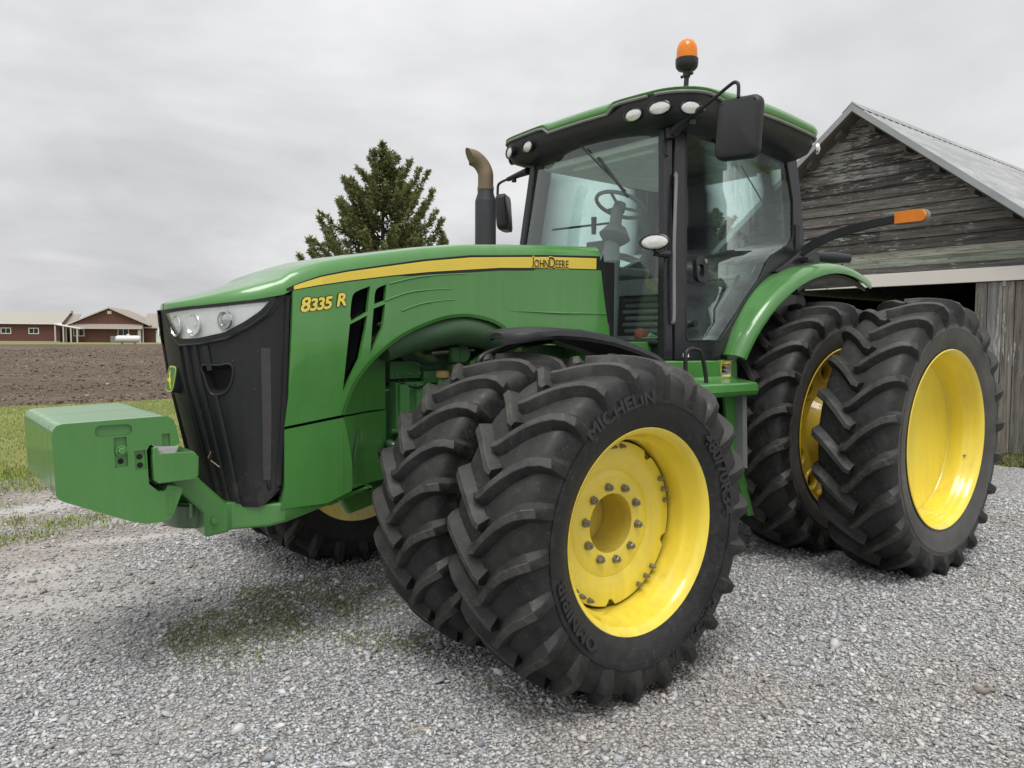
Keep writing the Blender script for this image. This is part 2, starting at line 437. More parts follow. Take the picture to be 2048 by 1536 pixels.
def make_tyre(Rt, W, Rr, hl, nl, wtop, zc, reach=.20):
    Rc = Rt - hl; P, L = tyre_profile(Rc, W, Rr)
    mb = MB()
    half = [(r, u) for u, r in P]
    prof = [(r, -u) for r, u in reversed(half)] + half[1:]
    # inner return of the beads
    prof = [(Rr-.02, -W*.40)] + prof + [(Rr-.02, W*.40)]
    mb.lathe(prof, 120, m=0)
    for f_i in range(len(mb.f)):
        r = math.hypot(mb.v[mb.f[f_i][0]][0], mb.v[mb.f[f_i][0]][2])
        if r < Rc - .12: mb.m[f_i] = 2
    qs = W*.5
    def pt(q, s, h, th, side):
        u, r, n = prof_at(P, L, q)
        u += n.x*h; rr = r + n.y*h; a = th + s/Rc
        return Vector((rr*math.cos(a), side*u, rr*math.sin(a)))
    stations = []
    N = 13; q0, q1 = -.030, qs + .095
    for i in range(N):
        t = i/(N-1); q = q0 + (q1-q0)*t
        tt = max(0, q)/qs
        s = reach*(1 - (1-min(tt, 1))**1.28) + (0 if tt < 1 else .012*(tt-1)*3) - .010*(1 if q < 0 else 0)
        h = hl if q < qs*.90 else hl*max(.05, 1-((q-qs*.90)/(q1-qs*.90))**1.25)
        w = wtop*lerp(.82, 1.08, min(1, tt))
        if tt > .92: w *= 1 + 1.5*(tt-.92)
        stations.append((q, s, h, w))
    for side in (1, -1):
        for k in range(nl):
            th = 2*PI*(k + (.5 if side < 0 else 0))/nl + rng.normal(0, .0015)
            rings = []
            for i, (q, s, h, w) in enumerate(stations):
                a = stations[max(0, i-1)]; b = stations[min(N-1, i+1)]
                dq, ds = b[0]-a[0], b[1]-a[1]; ln = math.hypot(dq, ds); dq /= ln; ds /= ln
                nx, ny = -ds, dq                        # across the lug in (q, s)
                e0, e1 = w/2, w/2 + .025
                rg = [pt(q-nx*e1*1.0, s-ny*e1, -.006, th, side), pt(q-nx*e0, s-ny*e0, h*.95, th, side),
                      pt(q-nx*e0*.80, s-ny*e0*.80, h, th, side), pt(q+nx*e0*.80, s+ny*e0*.80, h, th, side),
                      pt(q+nx*e0, s+ny*e0, h*.95, th, side), pt(q+nx*(e1+.006), s+ny*(e1+.006), -.006, th, side)]
                rings.append(rg)
            n0 = len(mb.f); mb.loft(rings, 0)
            for f_i in range(n0, len(mb.f)):
                ids = [v for v in mb.f[f_i]]
                j = [(v - (len(mb.v) - N*6)) % 6 for v in ids]
                st = min((v - (len(mb.v) - N*6)) // 6 for v in ids)
                if min(j) >= 1 and max(j) <= 4 and st < N-4: mb.m[f_i] = 1
    # flattened where it stands on the ground
    out = []
    for x, y, z in mb.v:
        if z < -zc*.55:
            y *= 1 + .06*sstep(-zc*.55, -zc, z)
        if z < -zc + .004: z = -zc + .004 + (z + zc - .004)*.12
        out.append((x, y, z))
    mb.v = out
    return mb, P, L

def rim_front():
    mb = MB()
    mb.lathe([(.30, -.19), (.452, -.213), (.458, -.205), (.44, -.19), (.425, -.17), (.42, -.12), (.40, -.09), (.395, .06), (.40, .10),
              (.418, .125), (.424, .165), (.432, .186), (.446, .197), (.457, .208), (.457, .214), (.452, .217), (.441, .210), (.428, .198),
              (.417, .178), (.410, .140), (.398, .118), (.390, .095), (.386, .05), (.385, -.10)], 72)
    # centre disc with scalloped edge, cone and hub
    n = 120
    def edge(a):
        r = .374
        for k in range(5):
            c = R(56 + 72*k); dd = abs((a - c + PI) % (2*PI) - PI)*.374
            if dd < .026: r -= math.sqrt(.026**2 - dd**2)*1.15
        return r
    rings = []
    for rr, y in ((None, .012), (None, .028), (.335, .030), (.30, .031), (.245, .012), (.238, .016), (.205, .018), (.140, .018), (.136, .015)):
        rings.append([Vector(((edge(2*PI*i/n) if rr is None else rr)*math.cos(2*PI*i/n), y, (edge(2*PI*i/n) if rr is None else rr)*math.sin(2*PI*i/n))) for i in range(n)])
    mb.loft(rings, 0, cap=False)
    mb.lathe([(.374, .012), (.36, -.03), (.385, -.06)], 48)
    return mb
def nut_mesh(r, h):
    mb = MB(); rings = []
    for rr, y in ((r*1.25, 0), (r*1.25, h*.2), (r, h*.22), (r, h*.85), (r*.8, h), (r*.45, h), (r*.4, h*1.35)):
        rings.append([Vector((rr*math.cos(2*PI*i/6), y, rr*math.sin(2*PI*i/6))) for i in range(6)])
    mb.loft(rings); return mb
def rim_rear(outer):
    mb = MB(); fl = [(.616, .226), (.610, .230), (.598, .222), (.588, .205), (.580, .180), (.574, .140), (.562, .118), (.556, .095)]
    if outer:
        mb.lathe([(.50, -.22), (.612, -.23), (.616, -.22), (.59, -.20), (.575, -.14), (.56, -.10), (.56, .10), (.585, .19), (.616, .226)] + fl[1:] +
                 [(.553, .02), (.552, .012), (.546, .004), (.538, .006), (.52, .0), (.42, -.012), (.25, -.012), (0, -.012)], 96)
    else:
        mb.lathe([(.50, -.22), (.612, -.23), (.616, -.22), (.59, -.20), (.575, -.14), (.56, -.10), (.56, .10), (.585, .19), (.616, .226)] + fl[1:] + [(.553, .09), (.55, .075)], 96)
        def fn(a, b, t): return Vector((a, t, b))
        holes = [circle(.435*math.cos(2*PI*k/10+.18), .435*math.sin(2*PI*k/10+.18), .062, 20) for k in range(10)]
        mb.prism([circle(0, 0, .552, 96)] + [list(reversed(h)) for h in holes], fn, .045, .088)
        for k in range(10):
            a = 2*PI*k/10 + .18; Mx = Matrix.Translation((.435*math.cos(a), 0, .435*math.sin(a)))
            mb.lathe([(.062, .084), (.068, .100), (.082, .100), (.090, .086)], 24, Mx)
            a += PI/10; Mx = Matrix.Translation((.50*math.cos(a), 0, .50*math.sin(a)))
            mb.lathe([(.034, .086), (.026, .115), (.0, .118)], 12, Mx)
        mb.lathe([(.30, .086), (.25, .16), (.14, .17), (.0, .17)], 48)
    return mb

def sidewall_text(items, P, Rc, mat, nm='lettering'):
    """raised letters running clockwise round the outer sidewall"""
    us = [p[0] for p in P][::-1]; rs = [p[1] for p in P][::-1]
    mb = MB()
    for body, ang, r0, size, stretch in items:
        vs, fs, w = text_norm(body); rm = r0 + size/2
        for lift, ox, oy in ((.010, 0, 0), (.0098, .06, .0), (.0096, -.06, 0), (.0094, 0, .05), (.0092, 0, -.05)):
            V = []
            for x, y in vs:
                al = R(ang) + (x + ox - w/2)*size*stretch/rm; rr = r0 + (y + oy)*size
                u = interp(rr, rs, us) + lift
                V.append(Vector((-math.sin(al)*rr, u, math.cos(al)*rr)))
            mb.add(V, fs)
    return mb

tf_mb, Pf, Lf = make_tyre(.768, .48, .446, .044, 22, .031, .757, .19)
tr_mb, Pr, Lr = make_tyre(.968, .48, .604, .052, 22, .036, .922, .21)
# worn lighter band on the sidewall of the rear tyres is in the rubber itself
front_src = {}
def copy_to(src, parent, name=None):
    o = src.copy(); C.objects.link(o); o.parent = parent; return o
tyre_mats = [M['rubber'], M['lug'], M['sidewall']]
M['bore'] = paint('dirty_bore_paint', (.62, .48, .06), dust=(.20, .14, .05), amount=.9, rough=.55)
f_tyre = f_rim = f_nut = f_bolt = r_tyre = r_nut = None
for side in (1, -1):
    for dual, yc in (('outer', 1.635), ('inner', .985)):
        w = empty('front_wheel', (3.05, side*yc, .757), 0 if side > 0 else PI, T)
        spin = {('outer', 1): .12, ('inner', 1): .23, ('outer', -1): .4, ('inner', -1): .31}[(dual, side)]
        if f_tyre is None:
            f_tyre = tf_mb.build('tyre', tyre_mats, w, 26); f_rim = rim_front().build('rim', M['yellow'], w, 40)
            f_nut = nut_mesh(.017, .026).build('wheel_nut', M['steel'], w, 40); f_bolt = nut_mesh(.010, .024).build('rim_bolt', M['steel'], w, 40)
            ty, rm, nt, bt = f_tyre, f_rim, f_nut, f_bolt
        else:
            ty = copy_to(f_tyre, w); rm = copy_to(f_rim, w); nt = bt = None
        # the lugs of the right hand wheels must keep pointing forward
        if side < 0: ty.scale = (-1, 1, 1)
        if dual == 'outer' and side > 0:
            b_ = MB(); b_.lathe([(.136, .0152), (.133, .010), (.130, -.03), (.126, -.16), (0, -.16)], 48); b_.build('hub_bore', M['bore'], w, 40)
            for k in range(10):
                n_ = nt if (k == 0) else copy_to(f_nut, w)
                a = 2*PI*(k+.25)/10; n_.location = (.170*math.cos(a), .018, .170*math.sin(a)); n_.rotation_euler = (0, rng.uniform(0, 1), 0)
            first = True
            for g in range(5):
                for q in (-1, 0, 1):
                    n_ = bt if first else copy_to(f_bolt, w); first = False
                    a = PI - R(20 + 72*g + q*9.2); n_.location = (.353*math.cos(a), .030, .353*math.sin(a)); n_.rotation_euler = (0, rng.uniform(0, 1), 0)
            for it in (('MICHELIN', -20, .560, .056, 1.2), ('480/70R34', 66, .515, .056, 1.25), ('OMNIBIB', 238, .505, .050, 1.3), ('MICHELIN', 150, .575, .056, 1.2)):
                sidewall_text([it], Pf, .72, M['tyre_text']).build('tyre_lettering', M['tyre_text'], w, 180, fix=False)
        elif nt is not None:
            pass
    for dual, yc in (('outer', 1.640), ('inner', .905)):
        w = empty('rear_wheel', (0, side*yc, .922), 0 if side > 0 else PI, T)
        if r_tyre is None:
            ty = r_tyre = tr_mb.build('tyre', [M['rubber'], M['lug'], M['sidewall_dusty']], w, 26)
        else: ty = copy_to(r_tyre, w)
        if side < 0: ty.scale = (-1, 1, 1)
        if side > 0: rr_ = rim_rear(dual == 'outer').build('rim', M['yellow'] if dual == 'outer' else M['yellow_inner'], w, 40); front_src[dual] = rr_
        else: copy_to(front_src[dual], w)
        if dual == 'outer' and side > 0:
            v_ = MB(); v_.tube([(-.545, .12, -.17), (-.525, .14, -.165)], .007, 8)
            v_.build('valve_stem', M['steel'], w)
# ------------------------------------------------------------------ hood
SB = ([1.95, 2.40, 2.779, 3.264, 3.50, 3.744, 3.92, 4.062], [2.042, 2.024, 2.001, 1.949, 1.917, 1.878, 1.846, 1.816])   # lower edge of the stripe
ST = ([1.95, 2.40, 2.995, 3.30, 3.572, 3.76, 3.907, 4.02, 4.085], [2.123, 2.100, 2.055, 2.012, 1.962, 1.927, 1.892, 1.851, 1.822])
zs_b = lambda x: interp(x, *SB); zs_t = lambda x: interp(x, *ST)
def hood():
    mb = MB(); rings = []
    xs = list(np.linspace(1.95, 4.05, 26)) + [4.05 + .47*math.sin(t) for t in np.linspace(.09, PI/2*.995, 18)]
    for x in xs:
        if x <= 4.05:
            w = .47; zb = zs_b(x); zt = max(zs_t(x), zb+.012); dz = 1.0
        else:
            k = (x-4.05)/.47; w = .47*math.sqrt(max(0, 1-k**2)) ; w = max(w, .006)
            zb = lerp(1.806, 1.715, k**.9); zt = zb + lerp(.016, .012, k); dz = lerp(1., .30, k)
        half = [(1.0, zb), (1.0, zt), (.992, zt+.018*dz), (.975, zt+.040*dz), (.948, zt+.060*dz), (.928, zt+.068*dz), (.905, zt+.072*dz), (.70, zt+.083*dz), (.40, zt+.090*dz), (.2, zt+.094*dz), (0, zt+.096*dz)]
        ring = [Vector((x, w*f, z)) for f, z in half] + [Vector((x, -w*f, z)) for f, z in half[-2::-1]]
        rings.append(ring)
    mb.loft(rings, 0, cap=False, closed=False)
    # rear rolled edge
    r0 = rings[0]; back = [Vector((1.93, p.y*.96, p.z-.03)) for p in r0]
    mb.loft([back, r0], 0, cap=False, closed=False)
    # nose underside lip
    return mb.build('hood', M['green'], T, 50, fix=True, bevel=0)
hood()
for s in (1, -1):
    def flat(x, z, t, s=s): return Vector((x, s*t, z))
    # stripe: black border, yellow field, fine lines
    mb = MB(); xs = list(np.linspace(1.955, 4.08, 60))
    def band(a, b, y, m, x0=1.955, x1=4.08):
        pts = [x for x in xs if x0 <= x <= x1]
        lo = [Vector((x, s*y, lerp(zs_b(x), zs_t(x), a))) for x in pts]; hi = [Vector((x, s*y, lerp(zs_b(x), zs_t(x), b))) for x in pts]
        mb.loft([lo, hi], m, cap=False, closed=False)
    band(-.16, 1.10, .4725, 1); band(.06, .93, .4745, 0, 1.96, 4.05)
    for k in range(1, 6): band(.06+k*.145, .06+k*.145+.022, .4755, 2, 1.96, 3.9)
    mb.build('stripe', [M['decal_yellow'], M['decal_black'], plain('stripe_line', (.74, .52, .05), .45)], T, 180, fix=False)
# lettering on the left side
def letters(body, x0, z0, h, y, mats, name, slope=0, shear=0, stretch=1, outline=.004, small=None, parent=T, bold=0.0):
    """raised letters on the left flank, read towards the rear (-X); dark edge behind"""
    mb = MB(); xcur = 0
    for i, ch in enumerate(body):
        if ch == ' ': xcur += .35*h; continue
        vs, fs, w = text_norm(ch); hh = h*(small[i] if small else 1); ww = w*hh*stretch
        for lay, (oy, off) in enumerate([(0, 0)] + [(-.00005*q, (math.cos(q*PI/4)*bold, math.sin(q*PI/4)*bold)) for q in range(1, 9)] + [(-.0012-.0002*q, (math.cos(q*PI/4)*outline, math.sin(q*PI/4)*outline)) for q in range(8)]):
            V = []
            for a, b in vs:
                px = xcur + a*hh*stretch + shear*b*hh; pz = b*hh
                if off: px += off[0]; pz += off[1]
                V.append(Vector((x0 - px, y + oy, z0 + pz + slope*px)))
            mb.add(V, fs, 0 if lay < 9 else 1)
        xcur += ww + h*.10
    return mb.build(name, mats, parent, 180, fix=False), xcur
letters('JOHNDEERE', 2.540, 2.023, .047, .4790, [M['decal_black'], M['decal_yellow']], 'brand_lettering', slope=.042, stretch=.80, outline=.0055,
        small=[1.38, 1, 1, 1, 1.38, 1, 1, 1, 1], bold=.0007)
letters('8335', 4.016, 1.713, .060, .4855, [M['decal_yellow'], M['decal_black']], 'model_number', slope=.150, shear=.18, stretch=1.06, outline=.0065, small=[1.12, .95, .95, .95], bold=.003)
letters('R', 3.822, 1.748, .060, .4855, [M['decal_yellow'], M['decal_black']], 'model_number', slope=.15, shear=.18, stretch=1.0, outline=.0065, bold=.003)

bul = lambda z: .019*math.exp(-((z-1.56)/.24)**2)
# hood side panels with vents and the wheel arch
ARCH = [(2.66, 1.555), (2.70, 1.605), (2.777, 1.668), (2.87, 1.702), (2.985, 1.720), (3.08, 1.720), (3.20, 1.700), (3.36, 1.646), (3.48, 1.588), (3.574, 1.522), (3.65, 1.455), (3.715, 1.375), (3.757, 1.29), (3.79, 1.198)]
V1 = [(3.735, 1.800), (3.705, 1.833), (3.625, 1.862), (3.645, 1.722), (3.655, 1.703), (3.700, 1.49), (3.795, 1.312), (3.775, 1.47), (3.757, 1.665)]
V1a = sp2([(3.752, 1.70), (3.738, 1.79), (3.712, 1.826), (3.632, 1.858)], 3) + [(3.652, 1.725), (3.745, 1.674)]
V1b = [(3.755, 1.658), (3.655, 1.706), (3.665, 1.64), (3.700, 1.485)] + sp2([(3.745, 1.40), (3.792, 1.318)], 3) + [(3.780, 1.45)]
V2a = sp2([(3.612, 1.765), (3.606, 1.82), (3.588, 1.850), (3.536, 1.872)], 3) + [(3.546, 1.788)]
V2b = [(3.616, 1.742), (3.548, 1.768), (3.553, 1.72), (3.566, 1.645), (3.640, 1.512), (3.628, 1.66)]
for s in (1, -1):
    def fl(x, z, t, s=s): return Vector((x, s*(t + bul(z) + .010*max(0, min(1, (2.6-x)/.6))), z))
    top = [(x, zs_b(x)-.003) for x in np.linspace(4.05, 1.952, 20)]
    outer = [(4.098, 1.157), (4.078, 1.30), (4.060, 1.65)] + top + [(1.93, 1.90), (1.905, 1.73), (1.868, 1.548)] + sp2(ARCH, 4)
    mb = MB(); mb.prism_curved([outer] + [list(reversed(v)) for v in (V1a, V1b, V2a, V2b)], fl, .445, .4705, .06)
    # pressed character lines
    for pts in ([(2.72, 1.755), (2.3, 1.752), (1.915, 1.757)],):
        mb.tube([fl(x, z, .4705) for x, z in pts], [.001, .008, .006], 6)
    for pts in ([(3.55, 1.785), (3.40, 1.835), (3.22, 1.86), (3.05, 1.872)], [(3.45, 1.735), (3.33, 1.775), (3.18, 1.80), (3.04, 1.808)], [(3.52, 1.875), (3.35, 1.918), (3.15, 1.945), (2.9, 1.965)]):
        mb.tube([fl(p.x, p.y, .4695) for p in spline([(a, b, 0) for a, b in pts], 5)], [.006]*8 + [.004]*5 + [.0015]*3, 6)
    # frame bars of the vents stand a little proud
    # arch flange turning inward
    ar = sp2(ARCH, 4)
    for off0, off1 in (((0, .470), (.008, .476)), ((.008, .476), (-.010, .470)), ((-.010, .470), (-.02, .30))):
        ring = []
        for i, (x, z) in enumerate(ar):
            a = ar[max(0, i-1)]; b = ar[min(len(ar)-1, i+1)]; tx, tz = b[0]-a[0], b[1]-a[1]; l = math.hypot(tx, tz); nx, nz = -tz/l, tx/l
            if nz < 0 and nx < 0: nx, nz = -nx, -nz
            ring.append((Vector((x+nx*off0[0], s*(off0[1]+bul(z)), z+nz*off0[0])), Vector((x+nx*off1[0], s*(off1[1]+bul(z)), z+nz*off1[0]))))
        mb.loft([[p[0] for p in ring], [p[1] for p in ring]], 0, cap=False, closed=False)
    mb.build('side_panel', M['green'], T, 28)
    # louvres behind the openings
    mb = MB()
    for V in (V1a, V1b, V2a, V2b):
        cx = sum(p[0] for p in V)/len(V); cz = sum(p[1] for p in V)/len(V)
        mb.prism([[(cx+(x-cx)*1.1, cz+(z-cz)*1.06) for x, z in V]], lambda x, z, t: Vector((x, s*t, z)), .405, .415)
        for c_ in np.arange(min(z + .72*x for x, z in V), max(z + .72*x for x, z in V), .0125):
            hit = []
            for (x0, z0), (x1, z1) in zip(V, V[1:] + V[:1]):
                f0, f1 = z0 + .72*x0 - c_, z1 + .72*x1 - c_
                if f0*f1 < 0: k_ = f0/(f0-f1); hit.append((lerp(x0, x1, k_), lerp(z0, z1, k_)))
            if len(hit) >= 2:
                hit.sort(); (x0, z0), (x1, z1) = hit[0], hit[-1]
                mb.add([Vector((x0, s*.424, z0)), Vector((x1, s*.424, z1)), Vector((x1, s*.440, z1+.004)), Vector((x0, s*.440, z0+.004))], [(0,1,2,3)])
                mb.add([Vector((x0, s*.440, z0+.004)), Vector((x1, s*.440, z1+.004)), Vector((x1, s*.42, z1+.010)), Vector((x0, s*.42, z0+.010))], [(0,1,2,3)])
    mb.build('vent_screen', M['black'], T, 30, fix=False)
    # lower skirt, its rear return and the frame bolster below
    mb = MB()
    low = [(4.098, 1.143), (4.10, .86), (4.12, .755), (3.88, .752), (3.74, .80)] + sp2([(3.735, .83), (3.745, 1.0), (3.785, 1.183)], 4)
    mb.prism([low], fl, .42, .467)
    plan = spline([(3.785, .468, 0), (3.72, .43, 0), (3.60, .345, 0), (3.50, .295, 0), (3.425, .265, 0)], 5)
    zt = lambda x: interp(x, [3.42, 3.52, 3.62, 3.70, 3.76, 3.79], [1.63, 1.58, 1.50, 1.40, 1.29, 1.19])
    mb.loft([[Vector((p.x-.03*0, s*p.y, .80)) for p in plan], [Vector((p.x, s*p.y, 1.186)) for p in plan]], 0, cap=False, closed=False)
    mb.loft([[Vector((p.x, s*(p.y-.006), 1.194)) for p in plan], [Vector((p.x, s*(p.y-.006), zt(p.x))) for p in plan]], 0, cap=False, closed=False)
    for k in range(7):
        mb.box(3.735+k*.001, 3.741, s*.46, s*.470, .96+k*.012, .965+k*.012) if False else None
    mb.build('skirt_panel', M['green'], T, 30)
    mb = MB()
    for k in range(6):
        mb.tube([Vector((3.712-k*.006, s*(.437-k*.003), .93+k*.02)), Vector((3.705-k*.006, s*(.432-k*.003), 1.00+k*.022))], .0035, 6)
    mb.build('skirt_louvre', M['green_dark'], T)

mb = MB(); mb.box(4.085, 4.112, -.44, .44, .82, 1.80); mb.box(3.55, 4.08, -.26, .26, 1.25, 1.70); mb.build('radiator_housing', M['dark'], T)
mb = MB()
plan = [(3.60, .42), (4.10, .462), (4.17, .44), (4.30, .308), (4.43, .300)]; full = plan + [(x, -y) for x, y in reversed(plan)]
zb = lambda x: interp(x, [3.6, 3.85, 4.2, 4.43], [.79, .738, .662, .630])
mb.loft([[Vector((x - .01, y*.98, zb(x))) for x, y in full], [Vector((x, y, zb(x)+.012)) for x, y in full], [Vector((x, y, .776)) for x, y in full], [Vector((x-.006, y*.985, .784)) for x, y in full]])
mb.build('front_bolster', M['green'], T, 30, bevel=.008)

# front grille
xs_ = lambda z: interp(z, [.76, 1.29, 1.8], [4.13, 4.08, 4.055]); xc_ = lambda z: interp(z, [.76, 1.37, 1.72, 1.8], [4.33, 4.475, 4.525, 4.53])
def gp(ph, z, off=0.0):
    a = xc_(z) - xs_(z); p = Vector((xs_(z) + a*math.cos(ph), .452*math.sin(ph), z))
    n = Vector((math.cos(ph)/max(a, .05), math.sin(ph)/.452, .12)).normalized()
    return p + n*off
def gn(ph, z): return (gp(ph, z, .01) - gp(ph, z, 0)).normalized()
zlip = lambda ph: 1.722 + .075*(abs(ph)/(PI/2))**1.6
zbot = lambda ph: .762 + .02*abs(math.sin(ph)) + .085*max(0, (abs(ph)-1.15)/.42)**1.5
mb = MB(); phs = np.linspace(-PI/2, PI/2, 121); rings = []
for k in range(81):
    t = k/80; rings.append([gp(ph, lerp(zbot(ph), zlip(ph), t)) for ph in phs])
mb.loft([[Vector((p.x-.05, p.y*.93, p.z+.004)) for p in rings[0]], [gp(ph, zbot(ph)-.012, .004) for ph in phs], [gp(ph, zbot(ph)+.004, .006) for ph in phs]] + rings, 0, cap=False, closed=False)
for s in (1, -1):
    for (p0, p1, w) in ((.30, .30, .010), (.42, .44, .014), (.55, .60, .010), (.68, .80, .014)):
        pts = [gp(s*lerp(p1, p0, t), lerp(.785, 1.548, t), .004) for t in np.linspace(0, 1, 14)]
        mb.tube(pts, [w]*14, 6, flat=1)
    # border bead along the outer edge
    mb.tube([gp(s*1.545, lerp(.87, 1.785, t), .006) for t in np.linspace(0, 1, 16)], .012, 6)
HH = sp2([(.60, 1.452), (.80, 1.456), (.935, 1.462), (.965, 1.43), (.93, 1.37), (.84, 1.325), (.70, 1.312), (.645, 1.335), (.615, 1.40)], 4, True)
def in_hold(p):
    if not 1.30 < p.z < 1.47: return False
    ph = math.asin(max(-1, min(1, abs(p.y)/.452))); c_ = False
    for (x0, z0), (x1, z1) in zip(HH, HH[1:] + HH[:1]):
        if (z0 > p.z) != (z1 > p.z) and ph < (x1-x0)*(p.z-z0)/(z1-z0) + x0: c_ = not c_
    return c_
keep = [i for i, f in enumerate(mb.f) if len(f) != 4 or not in_hold(sum((Vector(mb.v[q]) for q in f), Vector())/4)]
mb.f = [mb.f[i] for i in keep]; mb.m = [mb.m[i] for i in keep]
g = mb.build('front_grille', M['grille'], T, 40, fix=False)
for s in (1, -1):
    def patch(f_lo, f_hi, p0, p1, off, nu=26, nv=5):
        rr = []
        for j in range(nv+1):
            rr.append([gp(s*ph, lerp(f_lo(ph), f_hi(ph), j/nv), off) for ph in np.linspace(p0, p1, nu)])
        return rr
    top = lambda ph: interp(ph, [.18, .88, 1.35], [1.702, 1.731, 1.760])
    bot = lambda ph: interp(ph, [.18, .27, .37, .62, .91, 1.122, 1.273, 1.35], [1.698, 1.635, 1.579, 1.584, 1.611, 1.664, 1.715, 1.757])
    topf = lambda ph: min(top(ph) + .022, zlip(ph) - .004); botf = lambda ph: interp(ph, [.10, .2, .32, .62, .93, 1.16, 1.33, 1.42], [1.70, 1.61, 1.548, 1.555, 1.583, 1.640, 1.70, 1.765])
    hl = MB()
    def frame_part(a, b, p0, p1, off=.012):
        rr = patch(a, b, p0, p1, off, 30, 1); back = [[p - Vector((.03, 0, 0)) for p in rr[0]]]
        hl.loft(back + rr + [[p - Vector((.02, 0, 0)) for p in rr[-1]]], 0, cap=False, closed=False)
    frame_part(top, topf, .16, 1.40); frame_part(botf, lambda p: bot(p) if .18 < p < 1.35 else topf(p), .10, 1.42)
    hl.tube([gp(s*p, botf(p), .010) for p in np.linspace(.11, 1.41, 30)], .006, 6)
    hl = hl.build('headlight', M['blackgloss'], T, 40, fix=False)
    b = MB(); b.loft(patch(lambda p: bot(p)-.004, lambda p: top(p)+.004, .17, 1.36, .003), 0, cap=False, closed=False)
    b.build('reflector_panel', plain('silver_bezel', (.80, .81, .80), .3, .1, var=.1, scale=9), hl, 60, fix=False)
    for ph, z, r_, kind in ((.335, 1.640, .050, 0), (.59, 1.646, .052, 0), (.945, 1.670, .040, 1)):
        n_ = (gn(s*ph, z) + Vector((1.1, 0, 0))).normalized(); q = Vector((0,1,0)).rotation_difference(n_).to_matrix().to_4x4()
        Mx = Matrix.Translation(gp(s*ph, z, .002)) @ q
        b = MB()
        if kind == 0: b.lathe([(r_, .014), (r_*.97, .016), (r_*.90, .010), (r_*.6, -.010), (r_*.3, -.018), (0, -.02)], 32, Mx); b.lathe([(.008, -.018), (.008, .008), (0, .012)], 12, Mx)
        else: b.lathe([(r_*1.12, .012), (r_*1.08, .022), (r_*.92, .024), (r_*.86, .014), (r_*.6, .018), (r_*.3, .026), (0, .028)], 32, Mx)
        b.build('lamp', M['chrome'] if kind == 0 else plain('projector', (.45, .46, .47), .08, .75), hl, 50, fix=False)
    b = MB(); b.loft(patch(bot, top, .18, 1.35, .014), 0, cap=False, closed=False); b.build('lens', M['lens'], hl, 60, fix=False)
    # hand hold recess
    b = MB(); loop = HH
    b.tube([gp(s*p, z, .003) for p, z in loop] + [gp(s*loop[0][0], loop[0][1], .003)], .0055, 8, 0)
    cen = gp(s*.80, 1.40, -.09)
    ring = [gp(s*p, z, .003) for p, z in loop]; ring2 = [lerp(p, cen, .35) - Vector((.012, s*.02, 0)) for p in ring]
    b.loft([ring, ring2], 1, cap=False); b.add(ring2, [tuple(range(len(ring2)))], 1)
    b.build('hand_hold', [M['black'], M['dark']], T, 40, fix=False)
    # grey core strip showing through the mesh
    b = MB(); b.loft([[gp(s*p, z, .0035) for p in np.linspace(a, c_, 5)] for z, a, c_ in ((.90, 1.268, 1.395), (1.2, 1.268, 1.385), (1.54, 1.27, 1.372))], 0, cap=False, closed=False)
    b.build('screen_strip', plain('screen_strip_grey', (.05, .049, .047), .8, scale=30), T, 180, fix=False)
    b = MB(); loop = circle(1.358, .874, .030, 18, .022)
    b.tube([gp(s*p, z, .004) for p, z in loop] + [gp(s*loop[0][0], loop[0][1], .004)], .004, 6); b.tube([gp(s*1.35, .894, .006), gp(s*1.375, .87, .014), gp(s*1.37, .853, .006)], .003, 6)
    b.build('latch_ring', M['black'], T)
# badge with the leaping stag
bn = Vector((.97, .14, .17)).normalized(); bc = gp(.06, 1.375, -.012)
bx = Vector((0, 1, 0)); bx = (bx - bn*bx.dot(bn)).normalized(); bz = bn.cross(bx)
if bz.z < 0: bz = -bz
def bf(a, b, t): return bc + bx*a + bz*b + bn*t
octo = sp2([(-.034, .064), (0, .067), (.034, .064), (.046, .045), (.048, 0), (.044, -.045), (.030, -.062), (0, -.065), (-.030, -.062), (-.044, -.045), (-.048, 0), (-.046, .045)], 3, True)
b = MB(); b.prism([[(x*1.04, y*1.03) for x, y in octo]], bf, -.03, .034); bd = b.build('badge', M['black'], T, 40)
b = MB(); b.prism([octo], bf, .0345, .038, 0); b.prism([[(x*.93, y*.94) for x, y in octo]], bf, .0382, .0388, 1); b.prism([[(x*.87, y*.89) for x, y in octo]], bf, .039, .0396, 2)
stag = [(-.030, -.052), (-.020, -.036), (-.008, -.024), (-.012, -.008), (-.002, .006), (.006, .012), (.010, .026), (.004, .040), (.012, .034), (.012, .050), (.017, .036), (.026, .048), (.022, .032), (.030, .026), (.020, .020), (.018, .008), (.026, -.002), (.034, .002), (.034, -.006), (.022, -.012), (.010, -.014), (.002, -.026), (-.010, -.038), (-.018, -.052), (-.024, -.044)]
b.prism([[(-x*.95, y*.95) for x, y in stag]], bf, .0398, .0404, 3)
b.build('badge_face', [M['green'], M['decal_yellow'], plain('badge_green', (.03, .16, .02), .35), plain('badge_gold', (.80, .60, .02), .4)], bd, 40)

